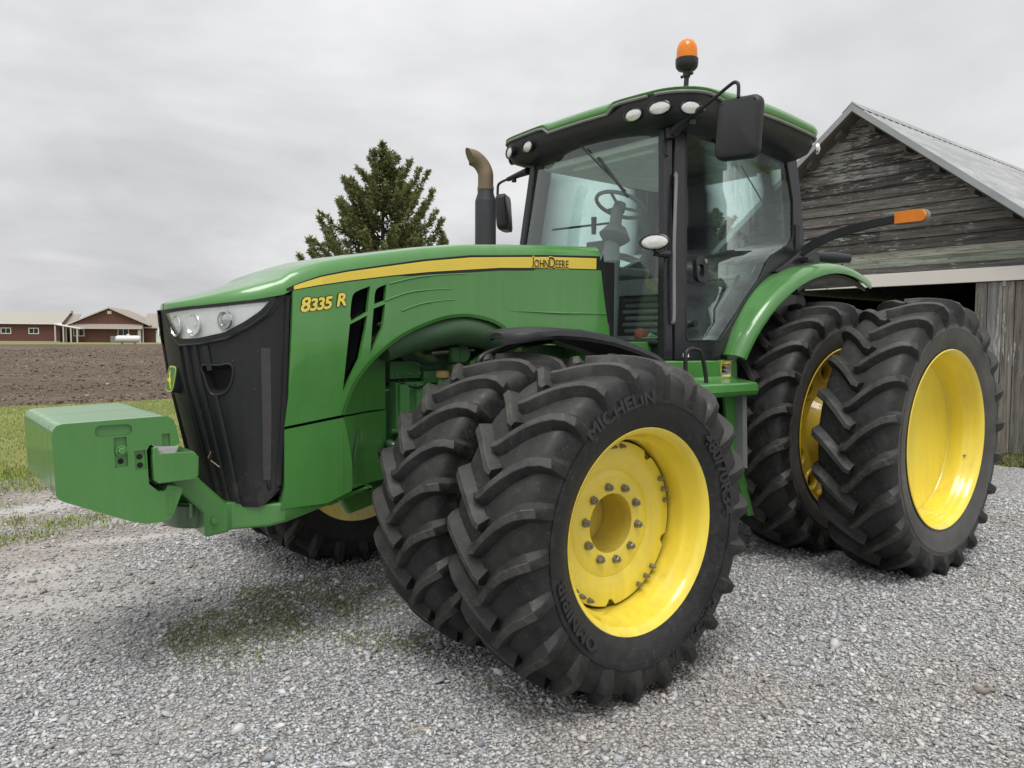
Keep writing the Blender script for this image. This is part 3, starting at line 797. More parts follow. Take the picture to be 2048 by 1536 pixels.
# ------------------------------------------------------------------ front weights and their carrier
WP = [(5.071, 1.165), (5.061, .937), (5.052, .918), (5.036, .905), (4.776, .783), (4.735, .770), (4.690, .764), (4.643, .767), (4.618, .776), (4.606, .792), (4.566, .893), (4.568, .906), (4.580, .914),
      (4.608, .924), (4.628, .927), (4.640, .905), (4.668, .905), (4.682, .920), (4.705, .942), (4.712, 1.09), (4.700, 1.112), (4.680, 1.118), (4.668, 1.106), (4.594, 1.101), (4.580, 1.108), (4.574, 1.122),
      (4.588, 1.19), (4.600, 1.222), (4.622, 1.236), (4.65, 1.238), (5.03, 1.228), (5.052, 1.222), (5.064, 1.208), (5.070, 1.190)]
rec = lambda pts: pts
H1 = rrect(4.769, 4.912, 1.163, 1.212, .02, 4)
SLOT = [[(4.842, 1.156), (4.792, 1.158), (4.788, 1.030), (4.838, 1.026)], [(4.762, 1.092), (4.718, 1.094), (4.713, 1.010), (4.758, 1.008)],
        [(4.648, 1.158), (4.616, 1.160), (4.614, 1.104), (4.646, 1.104)], [(4.635, .892), (4.603, .893), (4.601, .800), (4.632, .798)]]
wsrc = None; NW = 21; pitch = .88/NW
for k in range(NW):
    y1 = .44 - k*pitch
    if k == 0:
        mb = MB(); fn = lambda x, z, t: Vector((x, t, z))
        inner = [(4.862 + (a-4.862)*.985, z) for a, z in WP]
        holes = [list(reversed(H1))] + [list(p) for p in SLOT[:3]]
        mb.prism([WP] + holes, fn, y1-.010, y1)
        mb.prism([WP], fn, y1-pitch+.003, y1-.0102)
        mb.tube([Vector((4.640, y1-.0, .848)), Vector((4.596, y1, .848))], .001, 4)
        for dxx in (0, .0): pass
        a0 = SLOT[3]; mb.loft([[Vector((x, y1+.002, z)) for x, z in a0]], cap=False) if False else None
        o = mb.build('suitcase_weight', M['green'], T, 30, bevel=.006, seg=2)
        for (x, z) in ((4.815, 1.052), (4.740, 1.065), (4.738, 1.028)):
            b = MB(); b.lathe([(.0125, -.0085), (0, -.0085)], 18, Matrix.Translation((x, y1, z))); b.build('bolt_hole', M['dark'], o, fix=False)
        b = MB(); b.lathe([(.025, -.01), (.025, .002), (.018, .003)], 20, Matrix.Translation((4.812, y1, 1.098)))
        b.loft([[Vector((4.812+r*math.cos(PI/3*i), y1+h, 1.098+r*math.sin(PI/3*i))) for i in range(6)] for r, h in ((.018, .002), (.018, .014), (.013, .017))])
        b.build('bolt', M['green'], o, 30)
        b = MB(); b.prism([SLOT[3], [(a+(4.618-a)*.3, z+(.846-z)*.12) for a, z in reversed(SLOT[3])]], fn, y1-.001, y1+.003); b.build('rib', M['green'], o, 30)
    else:
        if wsrc is None:
            mb = MB(); fn = lambda x, z, t: Vector((x, t, z)); mb.prism([WP], fn, -pitch+.0085, 0)
            wsrc = mb.build('suitcase_weight', M['green'], T, 30, bevel=.006, seg=2); o = wsrc
        else: o = wsrc.copy(); C.objects.link(o)
        o.location = (rng.normal(0, .0003), y1, rng.normal(0, .0003))
mb = MB()
bar = [(4.690, .958), (4.694, 1.06), (4.692, 1.100), (4.684, 1.108), (4.672, 1.106), (4.668, 1.080), (4.66, 1.076), (4.52, 1.074), (4.498, 1.046), (4.500, .962), (4.516, .944), (4.672, .942)]
mb.prism([bar], lambda x, z, t: Vector((x, t, z)), -.465, .465)
mb.build('weight_carrier', M['green'], T, 30, bevel=.01)
for s in (1, -1):
    mb = MB()
    arm = [(4.64, .945), (4.47, .945), (4.44, .905), (4.315, .775), (4.315, .640), (4.428, .630), (4.432, .745), (4.47, .79), (4.57, .90)]
    mb.prism([arm], lambda x, z, t: Vector((x, s*t, z)), .14, .305)
    mb.build('carrier_arm', M['green'], T, 30, bevel=.01)
mb = MB()
def clev(sc_, z): return [Vector((4.42 + .13*sc_*math.cos(t), .215*sc_*math.sin(t), z)) for t in np.linspace(-PI/2, PI/2, 20)]
mb.loft([clev(.92, .655), clev(1, .668), clev(1, .765), clev(.94, .775), clev(.74, .772), clev(.70, .70)], 0, cap=True)
mb.loft([[Vector((4.49, .2+r*math.cos(PI/3*i)*0, .74)) + Vector((0, 0, 0)) for i in range(6)] for r in (1, 2)]) if False else None
mb.build('tow_clevis', M['green_dark'], T, 40)
mb = MB(); mb.lathe([(.016, .0), (.016, .018), (0, .018)], 6, Matrix.Translation((4.39, .305, .71))); mb.build('bolt', M['green'], T, 30)
mb = MB(); mb.tube([(4.47, .235, .72), (4.47, .235, .79)], .01, 8); mb.build('hitch_pin', M['green'], T, 30)

# ------------------------------------------------------------------ chassis, engine, axles
mb = MB(); mb.box(-.4, 3.9, -.22, .22, .72, 1.32); mb.box(2.0, 3.3, -.24, .24, 1.3, 1.66); mb.box(-.5, .4, -.35, .35, .6, 1.35); mb.build('chassis_frame', M['green_dark'], T, 30, bevel=.03)
mb = MB()
duct = spline([(3.50, .36, 1.53), (3.36, .37, 1.585), (3.2, .38, 1.625), (3.04, .385, 1.648), (2.9, .385, 1.635), (2.76, .38, 1.60), (2.62, .37, 1.56)], 6)
mb.tube(duct, [.075 + .022*math.sin(PI*i/(len(duct)-1)) for i in range(len(duct))], 16); mb.build('intake_duct', plain('duct_green', (.05, .11, .05), .55, scale=4), T, 60)
mb = MB(); mb.box(3.16, 3.37, .20, .285, 1.05, 1.34); mb.box(3.30, 3.36, .285, .315, 1.10, 1.33); mb.box(3.19, 3.25, .285, .31, 1.13, 1.33)
for k in range(2):
    for j in range(2): mb.lathe([(.014, .0), (.014, .004), (.009, .004), (.009, -.01), (0, -.01)], 12, Matrix.Translation((3.352-.05*j, .316, 1.125+.045*k)))
mb.build('engine_block', plain('engine_light_green', (.085, .26, .08), .5, scale=6), T, 30, bevel=.012)
def fit(nm, fn, mat=None):
    b = MB(); fn(b); return b.build(nm, mat or M['engine'], T, 40, bevel=.005)
M['engine'] = plain('engine_mid_green', (.045, .15, .045), .5, scale=7)
fit('engine_bracket', lambda b: b.box(3.20, 3.40, .25, .272, 1.36, 1.46)); fit('engine_bracket', lambda b: b.box(3.08, 3.19, .25, .29, 1.33, 1.40))
fit('filter_housing', lambda b: b.tube([(2.95, .2, 1.50), (2.95, .25, 1.50), (2.95, .25, 1.50), (2.95, .34, 1.50)], [.045, .045, .058, .055], 14)); fit('filter_housing', lambda b: b.tube([(2.99, .31, 1.40), (2.99, .31, 1.54)], [.035, .04], 12))
fit('coolant_pipe', lambda b: b.tube([(3.14, .29, 1.505), (2.85, .31, 1.525)], .016, 8), M['steel']); fit('coolant_pipe', lambda b: b.tube([(3.4, .28, 1.065), (3.0, .28, 1.055)], .018, 8))
for dx_ in (0, .07, .15): fit('engine_bolt', lambda b: b.tube([(3.21+dx_, .272, 1.385), (3.21+dx_, .282, 1.385)], .008, 6), M['steel'])
fit('wire_harness', lambda b: b.tube(spline([(3.38, .30, 1.49), (3.28, .33, 1.47), (3.18, .31, 1.44), (3.08, .33, 1.45), (2.92, .35, 1.44)], 5), .009, 6), M['black']); fit('wire_harness', lambda b: b.tube(spline([(3.36, .29, 1.35), (3.27, .32, 1.31), (3.16, .31, 1.32), (3.10, .30, 1.22)], 5), .007, 6), M['black'])
mb = MB()
mb.tube(spline([(3.40, .24, .98), (3.42, .30, 1.0), (3.36, .36, .95), (3.25, .4, .86)], 5), .025, 10); mb.build('return_hose', M['green_dark'], T, 40)
mb = MB(); mb.tube([(3.06, .27, 1.22), (3.06, .27, 1.35)], .038, 14); oc = mb.build('oil_filler', M['green'], T, 40)
mb = MB(); mb.tube([(3.06, .27, 1.35), (3.06, .27, 1.362), (3.06, .27, 1.395), (3.06, .27, 1.402)], [.03, .052, .05, .03], 12); mb.build('cap', plain('tan_cap', (.50, .36, .14), .7, scale=40), oc, 40)
mb = MB(); mb.tube([(2.98, .30, 1.24), (2.94, .36, 1.20), (2.9, .36, 1.1)], .05, 10); mb.build('rusty_pipe', plain('rusty_iron', (.11, .055, .035), .8, scale=18), T, 40); mb = MB(); mb.tube([(2.78, .30, 1.50), (2.66, .36, 1.52)], .022, 8); mb.build('rusty_pipe', plain('rusty_iron', (.11, .055, .035), .8, scale=18), T, 40)
mb = MB(); mb.tube([(3.42, .30, .98), (3.36, .42, .94), (3.25, .5, .88)], .034, 10); mb.build('hose', M['black'], T); mb = MB(); mb.tube([(3.5, .25, 1.0), (3.44, .33, .9), (3.42, .36, .7)], .018, 8); mb.build('hose', M['black'], T)
mb = MB(); mb.tube([(3.05, -1.32, .757), (3.05, 1.32, .757)], .085, 16); mb.box(2.92, 3.18, -.75, .75, .66, .86); mb.tube([(3.05, .55, .757), (3.05, .78, .757)], [.12, .17], 20); mb.tube([(3.05, -.55, .757), (3.05, -.78, .757)], [.12, .17], 20); mb.build('front_axle', M['green_dark'], T, 40, bevel=.01)
mb = MB(); mb.tube([(0, -1.85, .922), (0, 1.58, .922)], .06, 16); mb.tube([(0, -.75, .922), (0, .75, .922)], .17, 20); mb.build('rear_axle', M['green_dark'], T, 40)
for s in (1, -1):
    mb = MB(); mb.prism([[(3.72, .80), (3.50, .86), (3.40, .80), (3.42, .64), (3.60, .60)]], lambda x, z, t: Vector((x, s*t, z)), .10, .16); mb.build('axle_bracket', M['green'], T, 30, bevel=.01)
# ------------------------------------------------------------------ cab
def side(s):
    return lambda x, z, t: Vector((x, s*(.69 + .1*(3-z) + t), z))
GL = sp2([(1.376, 3.03), (1.44, 2.4), (1.515, 1.61)], 3) + [(1.50, 1.585), (1.17, 1.583)] + sp2([(1.135, 1.60), (.98, 1.735), (.79, 1.90), (.62, 2.045), (.52, 2.165)], 3)[0:] + sp2([(.44, 2.225), (.30, 2.285), (.20, 2.33), (.145, 2.39)], 3) + [(.118, 2.67), (.17, 2.95), (.22, 3.02), (.30, 3.045)]
OUT = [(1.492, 3.075), (1.58, 2.2), (1.640, 1.46), (1.178, 1.447), (1.05, 1.60), (.90, 1.735), (.70, 1.90), (.48, 2.055), (.22, 2.17), (.01, 2.30), (-.01, 2.40), (.0, 2.70), (.03, 3.075)]
cabg = None
for s in (1, -1):
    mb = MB(); mb.prism([OUT, list(reversed(GL))], side(s), -.045, .005)
    # door seal
    dr = mb.build('door', M['blackgloss'], T, 35, bevel=.006)
    mb = MB(); mb.prism([GL], side(s), -.022, -.0205); mb.build('glass', M['glass'], dr, 180, fix=False)
    mb = MB(); mb.tube([side(s)(x, z, .002) for x, z in GL] + [side(s)(*GL[0], .002)], .008, 6); mb.build('seal', M['black'], dr, 60)
    # handle
    mb = MB(); f = side(s)
    mb.prism([rrect(1.272, 1.398, 1.975, 2.145, .045, 6), list(reversed(rrect(1.318, 1.378, 2.01, 2.095, .02, 4)))], f, .0, .035)
    h = mb.build('handle', M['black'], dr, 35, bevel=.008)
    mb = MB(); mb.lathe([(.016, 0), (.016, .006), (0, .007)], 14, Matrix.Translation(f(1.30, 2.118, .036)) @ Matrix.Scale(s, 4, (0,1,0))); mb.build('lock', M['steel'], h, 50)
    # corner post with rain rail
    mb = MB()
    post = [(1.494, 3.08), (1.585, 2.2), (1.645, 1.455), (1.735, 1.455), (1.655, 2.2), (1.575, 3.08)]
    mb.prism([post], side(s), -.07, -.004)
    mb.build('corner_post', M['blackgloss'], T, 30, bevel=.012)
    mb = MB(); mb.tube(spline([side(s)(1.53, 2.66, .004), side(s)(1.535, 2.64, .018), side(s)(1.60, 2.2, .020), side(s)(1.64, 1.75, .018), side(s)(1.645, 1.70, .004)], 5), .012, 8); mb.build('grab_rail', M['grey'], T, 60)
    # rear corner post and lower rear trim
    mb = MB(); mb.prism([[(.10, 3.06), (.01, 3.06), (-.06, 2.42), (-.06, 1.95), (.10, 1.95)]], side(s), -.10, -.046); mb.build('rear_post', M['blackgloss'], T, 30, bevel=.01); mb = MB(); mb.prism([[(.47, 2.10), (.22, 2.215), (.0, 2.33), (-.10, 2.38), (-.16, 2.22), (-.10, 2.10), (.2, 2.0)]], side(s), -.02, .045)
    mb.build('corner_trim', M['blackgloss'], T, 30, bevel=.01)
# windscreen
mb = MB(); rows = []
for j in range(13):
    t = j/12; z = lerp(1.57, 3.02, t); yw = .69 + .1*(3-z) - .05; xe = lerp(1.70, 1.555, t)
    rows.append([Vector((xe + .07*(1-u*u), yw*u, z)) for u in np.linspace(-1, 1, 19)])
mb.loft(rows, 0, cap=False, closed=False); ws = mb.build('windscreen', M['glass'], T, 180, fix=False)
mb = MB()
for u in (-1, 1):
    mb.tube([Vector((r[0 if u < 0 else -1].x + .004, r[0 if u < 0 else -1].y, r[0].z)) for r in rows], .014, 6)
mb.tube([p + Vector((.004, 0, 0)) for p in rows[0]], .02, 6); mb.build('windscreen_seal', M['black'], ws, 60)
mb = MB(); mb.loft([[Vector((1.64+.0, .5, 1.5)), Vector((1.73, .80, 1.5))], [Vector((1.64, .5, 1.6)), Vector((1.72, .80, 1.6))]], cap=False, closed=False)
mb.box(1.0, 1.69, -.80, .80, 1.40, 1.565); mb.build('cab_floor', M['black'], T, 30, bevel=.02)
mb = MB(); mb.box(.0, 1.05, -.72, .72, 1.30, 1.62); mb.box(.0, .55, -.72, .72, 1.6, 2.05); mb.build('cab_base', M['grey'], T, 30, bevel=.03)
mb = MB(); mb.prism([[(1.665, 1.46), (1.665, 1.575), (2.05, 1.575), (2.05, 1.42)]], lambda x, z, t: Vector((x, t, z)), -.70, .70); mb.build('cab_front_sill', M['green'], T, 30, bevel=.01)
# black seal between hood and cab
mb = MB()
for s in (1, -1):
    mb.loft([[Vector((x, s*y, z)) for x, y, z in ((1.955, .475, 2.10), (1.925, .482, 1.90), (1.90, .484, 1.73), (1.862, .486, 1.56))], [Vector((x, s*y, z)) for x, y, z in ((1.925, .470, 2.15), (1.885, .478, 1.90), (1.858, .480, 1.73), (1.815, .482, 1.56))]], cap=False, closed=False)
mb.box(1.80, 1.93, -.455, .455, 1.55, 2.10); mb.build('cowl_seal', M['dark'], T, 30)
mb = MB(); mb.prism([[(1.93, 2.06), (1.93, 2.14), (1.80, 2.17), (1.74, 2.10)]], lambda x, z, t: Vector((x, t, z)), -.30, .30); mb.build('cowl', M['black'], T, 30, bevel=.015)
# rear window
mb = MB(); mb.loft([[Vector((.0, y, 1.95)) for y in (-.7, .7)], [Vector((.06, y, 3.0)) for y in (-.64, .64)]], cap=False, closed=False); mb.build('rear_window', M['glass'], T, 180, fix=False)

# roof
def ring(z, xf, xr, yw, rf=.22, rr=.16, bow=.0, lift=.0):
    pts = []
    n = 8
    for cx, cy, r, a0 in ((xf-rf, yw-rf, rf, 0), (xr+rr, yw-rr, rr, PI/2), (xr+rr, -yw+rr, rr, PI), (xf-rf, -yw+rf, rf, 3*PI/2)):
        for i in range(n+1):
            t = a0 + PI/2*i/n; pts.append((cx + r*math.cos(t), cy + r*math.sin(t)))
    # extra points along the straight edges
    out = []
    for i, p in enumerate(pts):
        out.append(p); q = pts[(i+1) % len(pts)]
        if i % (n+1) == n:
            for k in range(1, 24): out.append((lerp(p[0], q[0], k/24), lerp(p[1], q[1], k/24)))
    zz = []
    for x, y in out:
        zz.append(Vector((x + bow*(1-(y/yw)**2)*(x > 1.2), y, z + lift*float(sstep(.30, .38, abs(y))*sstep(1.18, 1.5, x)) + .035*(1-(y/yw)**2)*(1 if x > 1.3 else .6) + .055*math.sin(PI*np.clip((x-xr)/(xf-xr), 0, 1))*.9)))
    return zz
mb = MB()
rg = [ring(3.082, 1.715, .10, .925, lift=.052), ring(3.098, 1.735, .075, .945, lift=.05), ring(3.135, 1.738, .06, .952, lift=.026), ring(3.162, 1.715, .075, .942, lift=.010), ring(3.185, 1.66, .11, .910), ring(3.203, 1.55, .20, .845), ring(3.215, 1.32, .40, .68), ring(3.222, 1.08, .62, .40, .15, .15)]
mb.loft(rg, 0); mb.build('roof', M['green'], T, 50)
mb = MB()
rg = [ring(3.086, 1.728, .085, .935, lift=.052), ring(3.03, 1.722, .09, .925), ring(2.99, 1.700, .10, .905), ring(2.963, 1.63, .12, .85), ring(2.953, 1.56, .16, .76)]
mb.loft(rg, 0); mb.build('roof_underbody', M['black'], T, 50)
mb = MB(); mb.tube([p + Vector((0, 0, -.003)) for p in ring(3.088, 1.735, .075, .943, lift=.05)] , .011, 6); mb.build('roof_trim', M['grey'], T)
mb = MB(); mb.box(.12, 1.48, -.64, .64, 2.925, 2.985); mb.box(.14, 1.38, -.42, .42, 2.90, 2.93); mb.build('headliner', M['greyl'], T, 30, bevel=.01)
mb = MB(); mb.tube([(1.32, -.52, 3.235), (1.32, -.52, 3.275), (1.22, -.46, 3.275), (1.22, -.46, 3.235)], .008, 6); mb.build('roof_bracket', M['black'], T)
# rear work lamp pod on the roof corner
mb = MB(); mb.lathe([(.042, 0), (.04, .02), (0, .03)], 20, Matrix.Translation((.115, .905, 3.03)) @ Matrix.Rotation(R(30), 4, 'Z')); mb.build('rear_work_light', M['lampface'], T, 50)
# roof work lights
def worklight(pos, nrm, w, h, tilt=0):
    n_ = Vector(nrm).normalized(); q = Vector((0,1,0)).rotation_difference(n_).to_matrix().to_4x4()
    # keep the ellipse level
    xa = Vector((0,0,1)).cross(n_).normalized(); za = n_.cross(xa)
    Mx = Matrix((xa*w/2, n_, za*h/2)).transposed().to_4x4(); Mx = Matrix.Translation(pos) @ Mx @ Matrix.Rotation(tilt, 4, 'Y')
    b = MB(); b.lathe([(1.0, -.03), (1.14, .0), (1.14, .012), (1.03, .016), (1.0, .008)], 32, Mx); o = b.build('work_light', M['blackgloss'], T, 50, fix=False)
    b = MB(); b.lathe([(1.02, .006), (.9, .010), (.6, .013), (0, .015)], 32, Mx); b.build('lens', M['lampface'], o, 60, fix=False); return o
for s in (1, -1):
    worklight((1.728, s*.54, 3.062), (1, s*.12, -.10), .132, .080)
    o_ = worklight((1.728, s*.760, 3.058), (.9, s*.32, -.08), .142, .082)
    worklight((1.598, s*.902, 3.052), (.6, s*.8, -.08), .125, .080)
# beacon on its stalk
b = MB(); b.tube(spline([(1.60, .705, 3.02), (1.605, .76, 3.03), (1.60, .815, 3.07), (1.58, .838, 3.14), (1.57, .842, 3.25), (1.57, .842, 3.285)], 6), .016, 10); b.tube([(1.57, .842, 3.262), (1.57, .842, 3.285)], .024, 10); b.tube([(1.57, .80, 3.272), (1.57, .89, 3.276)], .010, 8); be = b.build('beacon', M['black'], T, 50)
Mz = Matrix.Translation((1.57, .842, 3.285)) @ Matrix.Rotation(PI/2, 4, 'X')
def lz(prof, name, mat, par, n=32):
    b = MB(); b.lathe([(r, y) for r, y in prof], n, Mz); return b.build(name, mat, par, 50)
lz([(0, 0), (.022, 0), (.026, .012), (.055, .022), (.068, .038), (.072, .06), (.072, .088), (.066, .09), (0, .09)], 'beacon_base', M['black'], be)
bl = lz([(.066, .090), (.066, .12), (.064, .15), (.057, .178), (.044, .198), (.024, .209), (0, .212)], 'beacon_lens', M['amber'], be, 40)

# mirrors
b = MB(); f = side(1)
b.tube([f(1.57, 2.90, .02), f(1.57, 2.965, .02)], .03, 10); b.tube([Vector((1.565, .735, 2.935)), Vector((1.56, .80, 2.985)), Vector((1.555, .965, 3.045))], [.042, .036, .026], 10, flat=.8)
b.tube([(1.56, .885, 2.985), (1.56, .885, 2.955)], .022, 10)
b.tube(spline([(1.555, .955, 3.042), (1.555, 1.06, 3.09), (1.555, 1.165, 3.137), (1.555, 1.20, 3.143), (1.555, 1.222, 3.12), (1.553, 1.222, 3.05)], 6), .011, 10)
b.tube(spline([f(1.60, 2.90, .0), f(1.63, 2.86, .0), f(1.62, 2.80, .0), f(1.58, 2.79, .0)], 5), .004, 6)
ma = b.build('mirror', M['black'], T, 50)
b = MB(); loop = rrect(-.145, .145, -.185, .185, .055, 6)
Mm = Matrix.Translation((1.535, 1.213, 2.872)) @ Matrix.Rotation(R(6), 4, 'Z') @ Matrix.Rotation(R(-3), 4, 'X')
b.loft([[Mm @ Vector((x, y*k, z*k)) for y, z in loop] for x, k in ((-.035, .94), (-.03, 1), (.0, 1.0), (.018, .96), (.026, .88))])
b.build('mirror_head', M['black'], ma, 50)
b = MB()
for y, z in ((-.11, .15), (.11, .15), (-.11, -.13), (.11, -.13)): b.lathe([(.006, 0), (.0, .002)], 8, Mm @ Matrix.Translation((.027, y, z)) @ Matrix.Rotation(-PI/2, 4, 'Z'))
b.build('screw', M['dark'], ma)
b = MB(); b.tube([(1.56, -.735, 2.935), (1.56, -.86, 2.925), (1.56, -1.0, 2.91)], [.038, .03, .022], 10, flat=.8); b.tube([(1.56, -.92, 2.90), (1.56, -.92, 2.875)], .02, 10)
b.tube(spline([(1.56, -.98, 2.912), (1.56, -1.07, 2.905), (1.56, -1.13, 2.885), (1.56, -1.14, 2.83), (1.56, -1.14, 2.77)], 5), .011, 8); mb2 = b.build('mirror', M['black'], T, 50)
b = MB(); Mm = Matrix.Translation((1.53, -1.105, 2.645)) @ Matrix.Rotation(R(-52), 4, 'Z') @ Matrix.Rotation(R(4), 4, 'Y'); loop = rrect(-.12, .12, -.15, .15, .045, 6)
b.loft([[Mm @ Vector((x, y*k, z*k)) for y, z in loop] for x, k in ((-.05, .96), (-.045, 1), (.0, 1.0), (.025, .95), (.036, .86))]); b.build('mirror_head', M['black'], mb2, 50)

# wipers
b = MB(); b.tube([(1.66, -.02, 2.975), (1.665, .18, 2.80), (1.645, .40, 2.60)], .006, 6); b.tube([(1.652, .14, 2.87), (1.645, .42, 2.56)], .009, 6); b.build('wiper', M['black'], T)
b = MB(); b.tube([side(1)(.72, 2.86, -.035), side(1)(.45, 2.6, -.035)], .006, 6); b.build('wiper', M['black'], T)
# work lamp on the corner post
b = MB(); b.tube([side(1)(1.64, 2.145, .0), Vector((1.73, .80, 2.135)), Vector((1.77, .80, 2.13))], [.026, .022, .016], 8); b.tube([(1.78, .80, 2.12), (1.80, .80, 2.17)], .014, 8); b.tube([(1.78, .78, 2.13), (1.80, .83, 2.15)], .012, 8); b.build('lamp_bracket', M['black'], T, 40)
wl = worklight((1.80, .800, 2.205), (1, .45, .05), .175, .092)

# seat, steering, console
b = MB(); b.prism([rrect(.55, 1.10, -.25, .25, .1, 5)], lambda x, y, z: Vector((x, y, z)), 1.93, 2.05)
b.loft([[Vector((x + .05*math.cos(t)*0 , .25*k*math.cos(t), z)) + Vector((.06*math.sin(t), 0, 0)) for t in np.linspace(0, 2*PI, 20, endpoint=False)] for x, z, k in ((.60, 2.0, .9), (.52, 2.15, 1.0), (.47, 2.32, .95), (.44, 2.44, .82), (.43, 2.49, .55))])
st = b.build('seat', M['fabric'], T, 60, bevel=.02)
b = MB()
for k in range(6): b.box(.66-.012*(k % 2), 1.0+.012*(k % 2), -.2-.012*(k % 2), .2+.012*(k % 2), 1.64+k*.05, 1.675+k*.05)
b.build('suspension_bellows', M['grey'], st, 30, bevel=.012)
b = MB(); b.box(.60, 1.0, -.36, -.28, 2.10, 2.18); b.box(.55, .95, .28, .34, 2.12, 2.17); b.build('armrest', M['grey'], st, 30, bevel=.02)
b = MB(); b.tube(spline([(1.42, 0, 1.56), (1.40, 0, 1.9), (1.37, 0, 2.2), (1.33, 0, 2.42), (1.30, 0, 2.57)], 4), [.09]*5+[.075]*4+[.06]*4+[.045]*4, 14); b.tube([(1.36, 0, 2.30), (1.33, 0, 2.36), (1.31, 0, 2.43)], [.06, .12, .075], 14); cl_ = b.build('steering_column', M['grey'], T, 50)
b = MB(); Ms = Matrix.Translation((1.275, 0, 2.60)) @ Matrix.Rotation(R(-24), 4, 'Y')
b.tube([Ms @ Vector((.185*math.cos(t), .185*math.sin(t), 0)) for t in np.linspace(0, 2*PI, 41)], .015, 8)
for a in (0.3, 2.4, 4.5): b.tube([Ms @ Vector((0, 0, -.02)), Ms @ Vector((.18*math.cos(a), .18*math.sin(a), 0))], .012, 6)
b.tube([Ms @ Vector((0, 0, -.05)), Ms @ Vector((0, 0, .012))], [.05, .045], 14); b.build('steering_wheel', M['grey'], cl_, 50)
b = MB(); b.tube([(1.40, -.62, 2.47), (1.30, 0, 2.47)], .009, 6); b.tube([(1.33, -.22, 2.40), (1.33, -.22, 2.53)], [.018, .022], 8); b.build('cab_rail', M['black'], T)
b = MB(); b.box(.55, 1.15, -.66, -.40, 1.6, 2.12); b.box(1.08, 1.14, -.50, -.30, 2.15, 2.38); b.tube([(1.0, -.45, 2.1), (1.05, -.40, 2.25)], .02, 8); b.build('console', M['grey'], T, 30, bevel=.03)
b = MB(); b.tube(spline([side(1)(1.40, 1.70, -.06), side(1)(1.15, 1.70, -.06), side(1)(1.06, 1.76, -.06), side(1)(.80, 2.05, -.06)], 5), .014, 8); b.tube([side(1)(1.40, 1.70, -.045), side(1)(1.40, 1.70, -.0)], .025, 10); b.build('door_rail', M['black'], T, 50)
b = MB(); b.lathe([(.05, 0), (.045, .02), (0, .03)], 16, Matrix.Translation((1.50, .42, 1.62)) @ Matrix.Scale(1.2, 4, (1,0,0))); b.build('tail_lamp', M['red'], T)
b = MB(); b.box(.30, .42, -.2, .2, 1.55, 2.0); b.build('seat_base', M['black'], st)

# exhaust stack
b = MB(); ex, ey = 2.115, -.565
b.tube([(ex, ey, 2.05), (ex, ey, 2.60), (ex, ey, 2.612), (ex, ey, 2.665), (ex, ey, 2.70)], [.078, .078, .077, .060, .059], 28); es = b.build('exhaust_stack', M['muffler'], T, 40)
b = MB(); ca_, ra_ = Vector((ex + .115, ey - .02, 2.80)), .115
pth = [Vector((ex, ey, 2.69)), Vector((ex, ey, 2.75))] + [Vector((ca_.x - ra_*math.cos(t), lerp(ey, ey-.05, t/1.5), 2.80 + ra_*1.08*math.sin(t))) for t in np.linspace(0, 1.5, 12)]
n = 24; rings = []
for i, p in enumerate(pth):
    a = pth[max(0, i-1)]; c_ = pth[min(len(pth)-1, i+1)]; t_ = (c_-a).normalized(); up = Vector((.15, -.99, 0)).normalized(); sd = up.cross(t_).normalized(); up = t_.cross(sd).normalized()
    rings.append([p + (sd*math.cos(2*PI*j/n) + up*math.sin(2*PI*j/n))*(.057 + .004*max(0, i-8)/5) for j in range(n)])
# slanted cut at the mouth
rings[-1] = [q + Vector((.045*((q.z-pth[-1].z)/.06), 0, 0)) for q in rings[-1]]
inn = [[lerp(q, p, .94) for q in r_] for r_, p in zip(rings, pth)]
b.loft(rings, 0, cap=False); b.loft([rings[-1], inn[-1]], 0, cap=False)
b.tube([(ex, ey, 2.69), (ex, ey, 2.712)], .0615, 24); eb = b.build('elbow', M['rust'], es, 50, fix=False)
b = MB(); b.loft(inn[5:], 0, cap=False); b.add(inn[5], [tuple(range(n))]); b.build('bore', M['dark'], es, 50, fix=False)

# rear fenders
for s in (1, -1):
    b = MB(); rings = []
    for i in range(31):
        th = R(lerp(27, 113, i/30)); k = i/30; yo = lerp(.975, 1.075, min(1, k*1.6))
        sec = [(.70, 1.20), (.74, 1.238), (.80, 1.252), (yo-.10, 1.254), (yo-.045, 1.247), (yo-.015, 1.228), (yo, 1.20), (yo, 1.172), (yo-.012, 1.172), (yo-.02, 1.20), (yo-.06, 1.225), (.80, 1.228), (.70, 1.19)]
        rings.append([Vector((r*math.cos(th), s*y, .922 + r*math.sin(th))) for y, r in sec])
    b.loft(rings); fo = b.build('rear_fender', M['green'], T, 40)
    b = MB(); rings = []
    for i in range(21):
        th = R(lerp(62, 112, i/20)); rings.append([Vector((r*math.cos(th), s*y, .922 + r*math.sin(th))) for y, r in ((.40, 1.21), (.98, 1.222), (1.045, 1.165), (1.04, 1.14), (.95, 1.19), (.40, 1.18))])
    b.loft(rings); b.build('fender_liner', M['black'], fo, 40)
    b = MB(); b.prism([[(.95, 1.45), (1.13, 1.47), (.9, 1.78), (.45, 2.02), (.0, 2.1), (-.15, 1.9), (-.15, 1.3), (.6, 1.2)]], lambda x, z, t: Vector((x, s*t, z)), .66, .70); b.build('inner_guard', M['black'], fo, 30)
